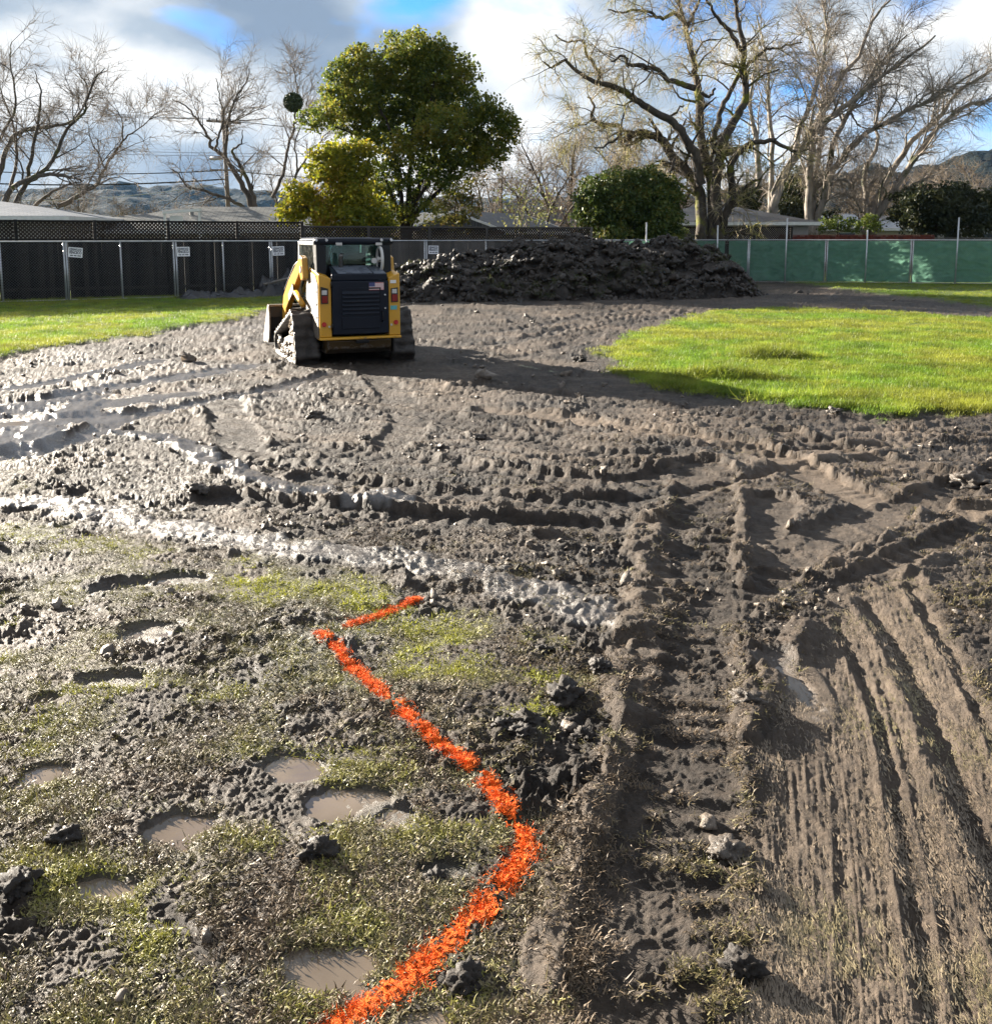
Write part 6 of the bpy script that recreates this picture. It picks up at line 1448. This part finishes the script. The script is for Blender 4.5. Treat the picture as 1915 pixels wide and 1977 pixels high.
house('house', (pX(1960, 76), 80, 0), .0, 14, 8, 2.6, 1.1, M_STUCG, M_RDARK, 'house with a dark roof at the far side of the dark hedge', True, [(-5, 1.4, 1.2, .8), (-2, 1.4, 1.2, .8)])
# white timber frame standing above the fence
Yf = 38.5; a, b = PD(319, 432, Yf), PD(386, 432, Yf)
fr = empty('timber_frame', (a[0], Yf, 0)); tag(fr, 'white timber frame standing above the lattice fence', 'frame'); w = b[0] - a[0]
for x in (0, w): MB().box((x - .045, -.045, 0), (x + .045, .045, 2.95)).build('upright', M_TRIM, fr)
MB().add([(-.07, -.06, 2.86), (w + .07, -.06, 2.98), (w + .07, -.06, 3.09), (-.07, -.06, 2.97), (-.07, .06, 2.86), (w + .07, .06, 2.98), (w + .07, .06, 3.09), (-.07, .06, 2.97)], [(0, 1, 2, 3), (4, 5, 6, 7), (0, 1, 5, 4), (1, 2, 6, 5), (2, 3, 7, 6), (3, 0, 4, 7)]).build('top_beam', M_TRIM, fr)
MB().box((.18, .05, 2.2), (w * .5, .08, 2.80)).build('white_panel', M_TRIM, fr)
# ================================================================== UTILITY POLE AND WIRES
M_POLE = wood_mat('pole_wood', (0.05, 0.042, 0.035), (0.12, 0.10, 0.085)); Yp = 64.0
pt, pb = PD(430, 208, Yp), PD(441, 405, Yp); pb = pt + (pb - pt) * (pt[2] / (pt[2] - pb[2]))
up = empty('utility_pole', tuple(pb)); tag(up, 'wooden utility pole with a crossarm behind the leaning bare tree', 'utility pole')
q = Vector(pt - pb); MB().tube([(0, 0, -.3), q], [.17, .11], 10).build('pole', M_POLE, up, smooth=True)
c0, c1 = PD(399, 232.5, Yp - .2), PD(465, 237, Yp - .2); c0 = c0 - pb; c1 = c1 - pb
d_ = c1 - c0
MB().add([tuple(c0 + np.array([0, y, z])) for y in (-.07, .07) for z in (-.07, .07)] + [tuple(c1 + np.array([0, y, z])) for y in (-.07, .07) for z in (-.07, .07)],
         [(0, 1, 3, 2), (4, 5, 7, 6), (0, 1, 5, 4), (2, 3, 7, 6), (0, 2, 6, 4), (1, 3, 7, 5)]).build('crossarm', M_POLE, up)
for t in (.08, .3, .7, .92): MB().tube([c0 + d_ * t + np.array([0, 0, .06]), c0 + d_ * t + np.array([0, 0, .22])], .045, 8).build('insulator', M_BLK, up)
z = PD(436, 306, Yp) - pb; MB().tube([z + np.array([-.9, -.3, 0]), z + np.array([-.2, -.3, .02])], .12, 10).build('junction_box', M_GALV, up, smooth=True)
z = PD(436, 328, Yp) - pb; MB().box(tuple(z + np.array([-1.0, -.2, -.05])), tuple(z + np.array([1.0, -.1, .05]))).build('crossarm', M_POLE, up)
def wire(u0, v0, Y0, u1, v1, Y1, sag, r, label, m=M_BLK):
    a, b = PD(u0, v0, Y0), PD(u1, v1, Y1); pts = [a + (b - a) * t - np.array([0, 0, sag * 4 * t * (1 - t)]) for t in np.linspace(0, 1, 25)]
    tag(MB().tube(pts, r, 5).build('power_wire', m, smooth=True), label, 'wire', 'overhead wires')
for i, (a, b) in enumerate(((172, 214), (186, 220), (198, 228))):
    wire(-250, a - 20, 70, 402 + 20 * i, 229, Yp, .5, .014, ('uppermost', 'middle', 'lowest')[i] + ' of the thin power wires strung to the top crossarm of the pole')
    wire(402 + 20 * i, 229, Yp, 1050, 244 + 12 * i, 80, .6, .014, ('uppermost', 'middle', 'lowest')[i] + ' of the thin power wires running from the pole behind the evergreen')
for v, r in ((276, .012), (282, .012)): wire(-250, v - 8, 72, 1000, v + 10, 84, .7, .014, ('upper' if v == 276 else 'lower') + ' of two faint distant wires below the crossarm')
wire(-250, 312, 68, 436, 328, Yp, .5, .035, 'thick dark cable strung to the lower bracket of the pole'); wire(436, 328, Yp, 1000, 342, 78, .5, .03, 'thick dark cable running on behind the evergreen')
wire(-250, 338, 66, 438, 345, Yp, .5, .05, 'thickest dark cable low above the roofs'); wire(-250, 366, 64, 436, 352, Yp, .9, .025, 'pale sagging cable low above the roofs', M_GALV)
# ================================================================== HILLS, HAZE
def hill_mat():
    t = NT('wooded_hill'); p = t.geo(); n = t.noise(p, .012, 6, .65); n2 = t.noise(p, .09, 5, .7); f = t.math('ADD', t.math('MULTIPLY', n, .5), t.math('MULTIPLY', n2, .5))
    c = t.ramp(f, [(.36, (.003, .006, .006)), (.5, (.007, .011, .010)), (.64, (.016, .017, .014))]); t.bsdf(c, .9, t.bump(n2, 1.0, 6.0), spec=.1); return t.m  # bluish dark tone puts part of the distance haze into the colour
M_HILL = hill_mat()
def hills(name, prof, Y, dep, seed):
    us = np.linspace(prof[0][0], prof[-1][0], 260); k = np.linspace(0, 1, 60)
    vs_ = np.interp(us, [p[0] for p in prof], [p[1] for p in prof]); top = (455 - vs_) / F * Y
    X = ((us - CX) / F * Y)[:, None] * np.ones(60); Yv = (Y - dep * (1 - k))[None, :] * np.ones((260, 1)); sh = k ** 1.3
    Z = top[:, None] * sh[None, :] + (fbm(X * .012, Yv * .012, 4, seed) * 10 + fbm(X * .09, Yv * .09, 3, seed + 3) * 3.0) * np.minimum(1, k * 3)[None, :] - 2
    X2 = np.concatenate([X, X[:, -1:]], 1); Y2 = np.concatenate([Yv, Yv[:, -1:] + 300], 1); Z2 = np.concatenate([Z, Z[:, -1:] * 0 - 5], 1)
    ii = np.arange(260 * 61).reshape(260, 61); q = np.stack([ii[:-1, :-1], ii[1:, :-1], ii[1:, 1:], ii[:-1, 1:]], -1).reshape(-1, 4)
    o = np_mesh(name, np.stack([X2, Y2, Z2], -1).reshape(-1, 3), [q], M_HILL); tag(o, kind='structure')
hills('hills', [(-1200, 380), (-300, 372), (100, 366), (260, 352), (420, 362), (640, 372), (900, 380), (1060, 382), (1300, 378), (1500, 370), (1800, 360), (2600, 350)], 1500, 700, 801)
hills('hills', [(1150, 440), (1350, 370), (1480, 338), (1600, 322), (1740, 308), (1820, 303), (1915, 290), (2100, 260), (2600, 250), (3400, 330)], 520, 260, 811)
def haze_box():
    t = NT('haze_air'); v = t.n('ShaderNodeVolumePrincipled'); v.inputs['Color'].default_value = (.30, .58, 1.0, 1); v.inputs['Density'].default_value = .00004; v.inputs['Anisotropy'].default_value = 0.0
    t.l(v.outputs[0], t.out.inputs['Volume'])
    MB().box((-2600, -60, -6), (2600, 1900, 190)).build('haze', t.m)
    o = bpy.data.objects['haze']; tag(o, kind='stuff'); o['label'] = 'thin pale blue air over the whole field'; o['category'] = 'haze'
haze_box()
print('LEAVES', nl1, nl2, nl3, nl4, nl5, nl6, nl7)
seen = {}
for o in S.objects:
    if o.type == 'MESH': seen[o.data.name] = sum(p.loop_total - 2 for p in o.data.polygons) if len(o.data.polygons) < 300000 else 2 * len(o.data.polygons)
print('POLYS', sum(seen.values()), sorted(((v, k) for k, v in seen.items()), reverse=True)[:14])
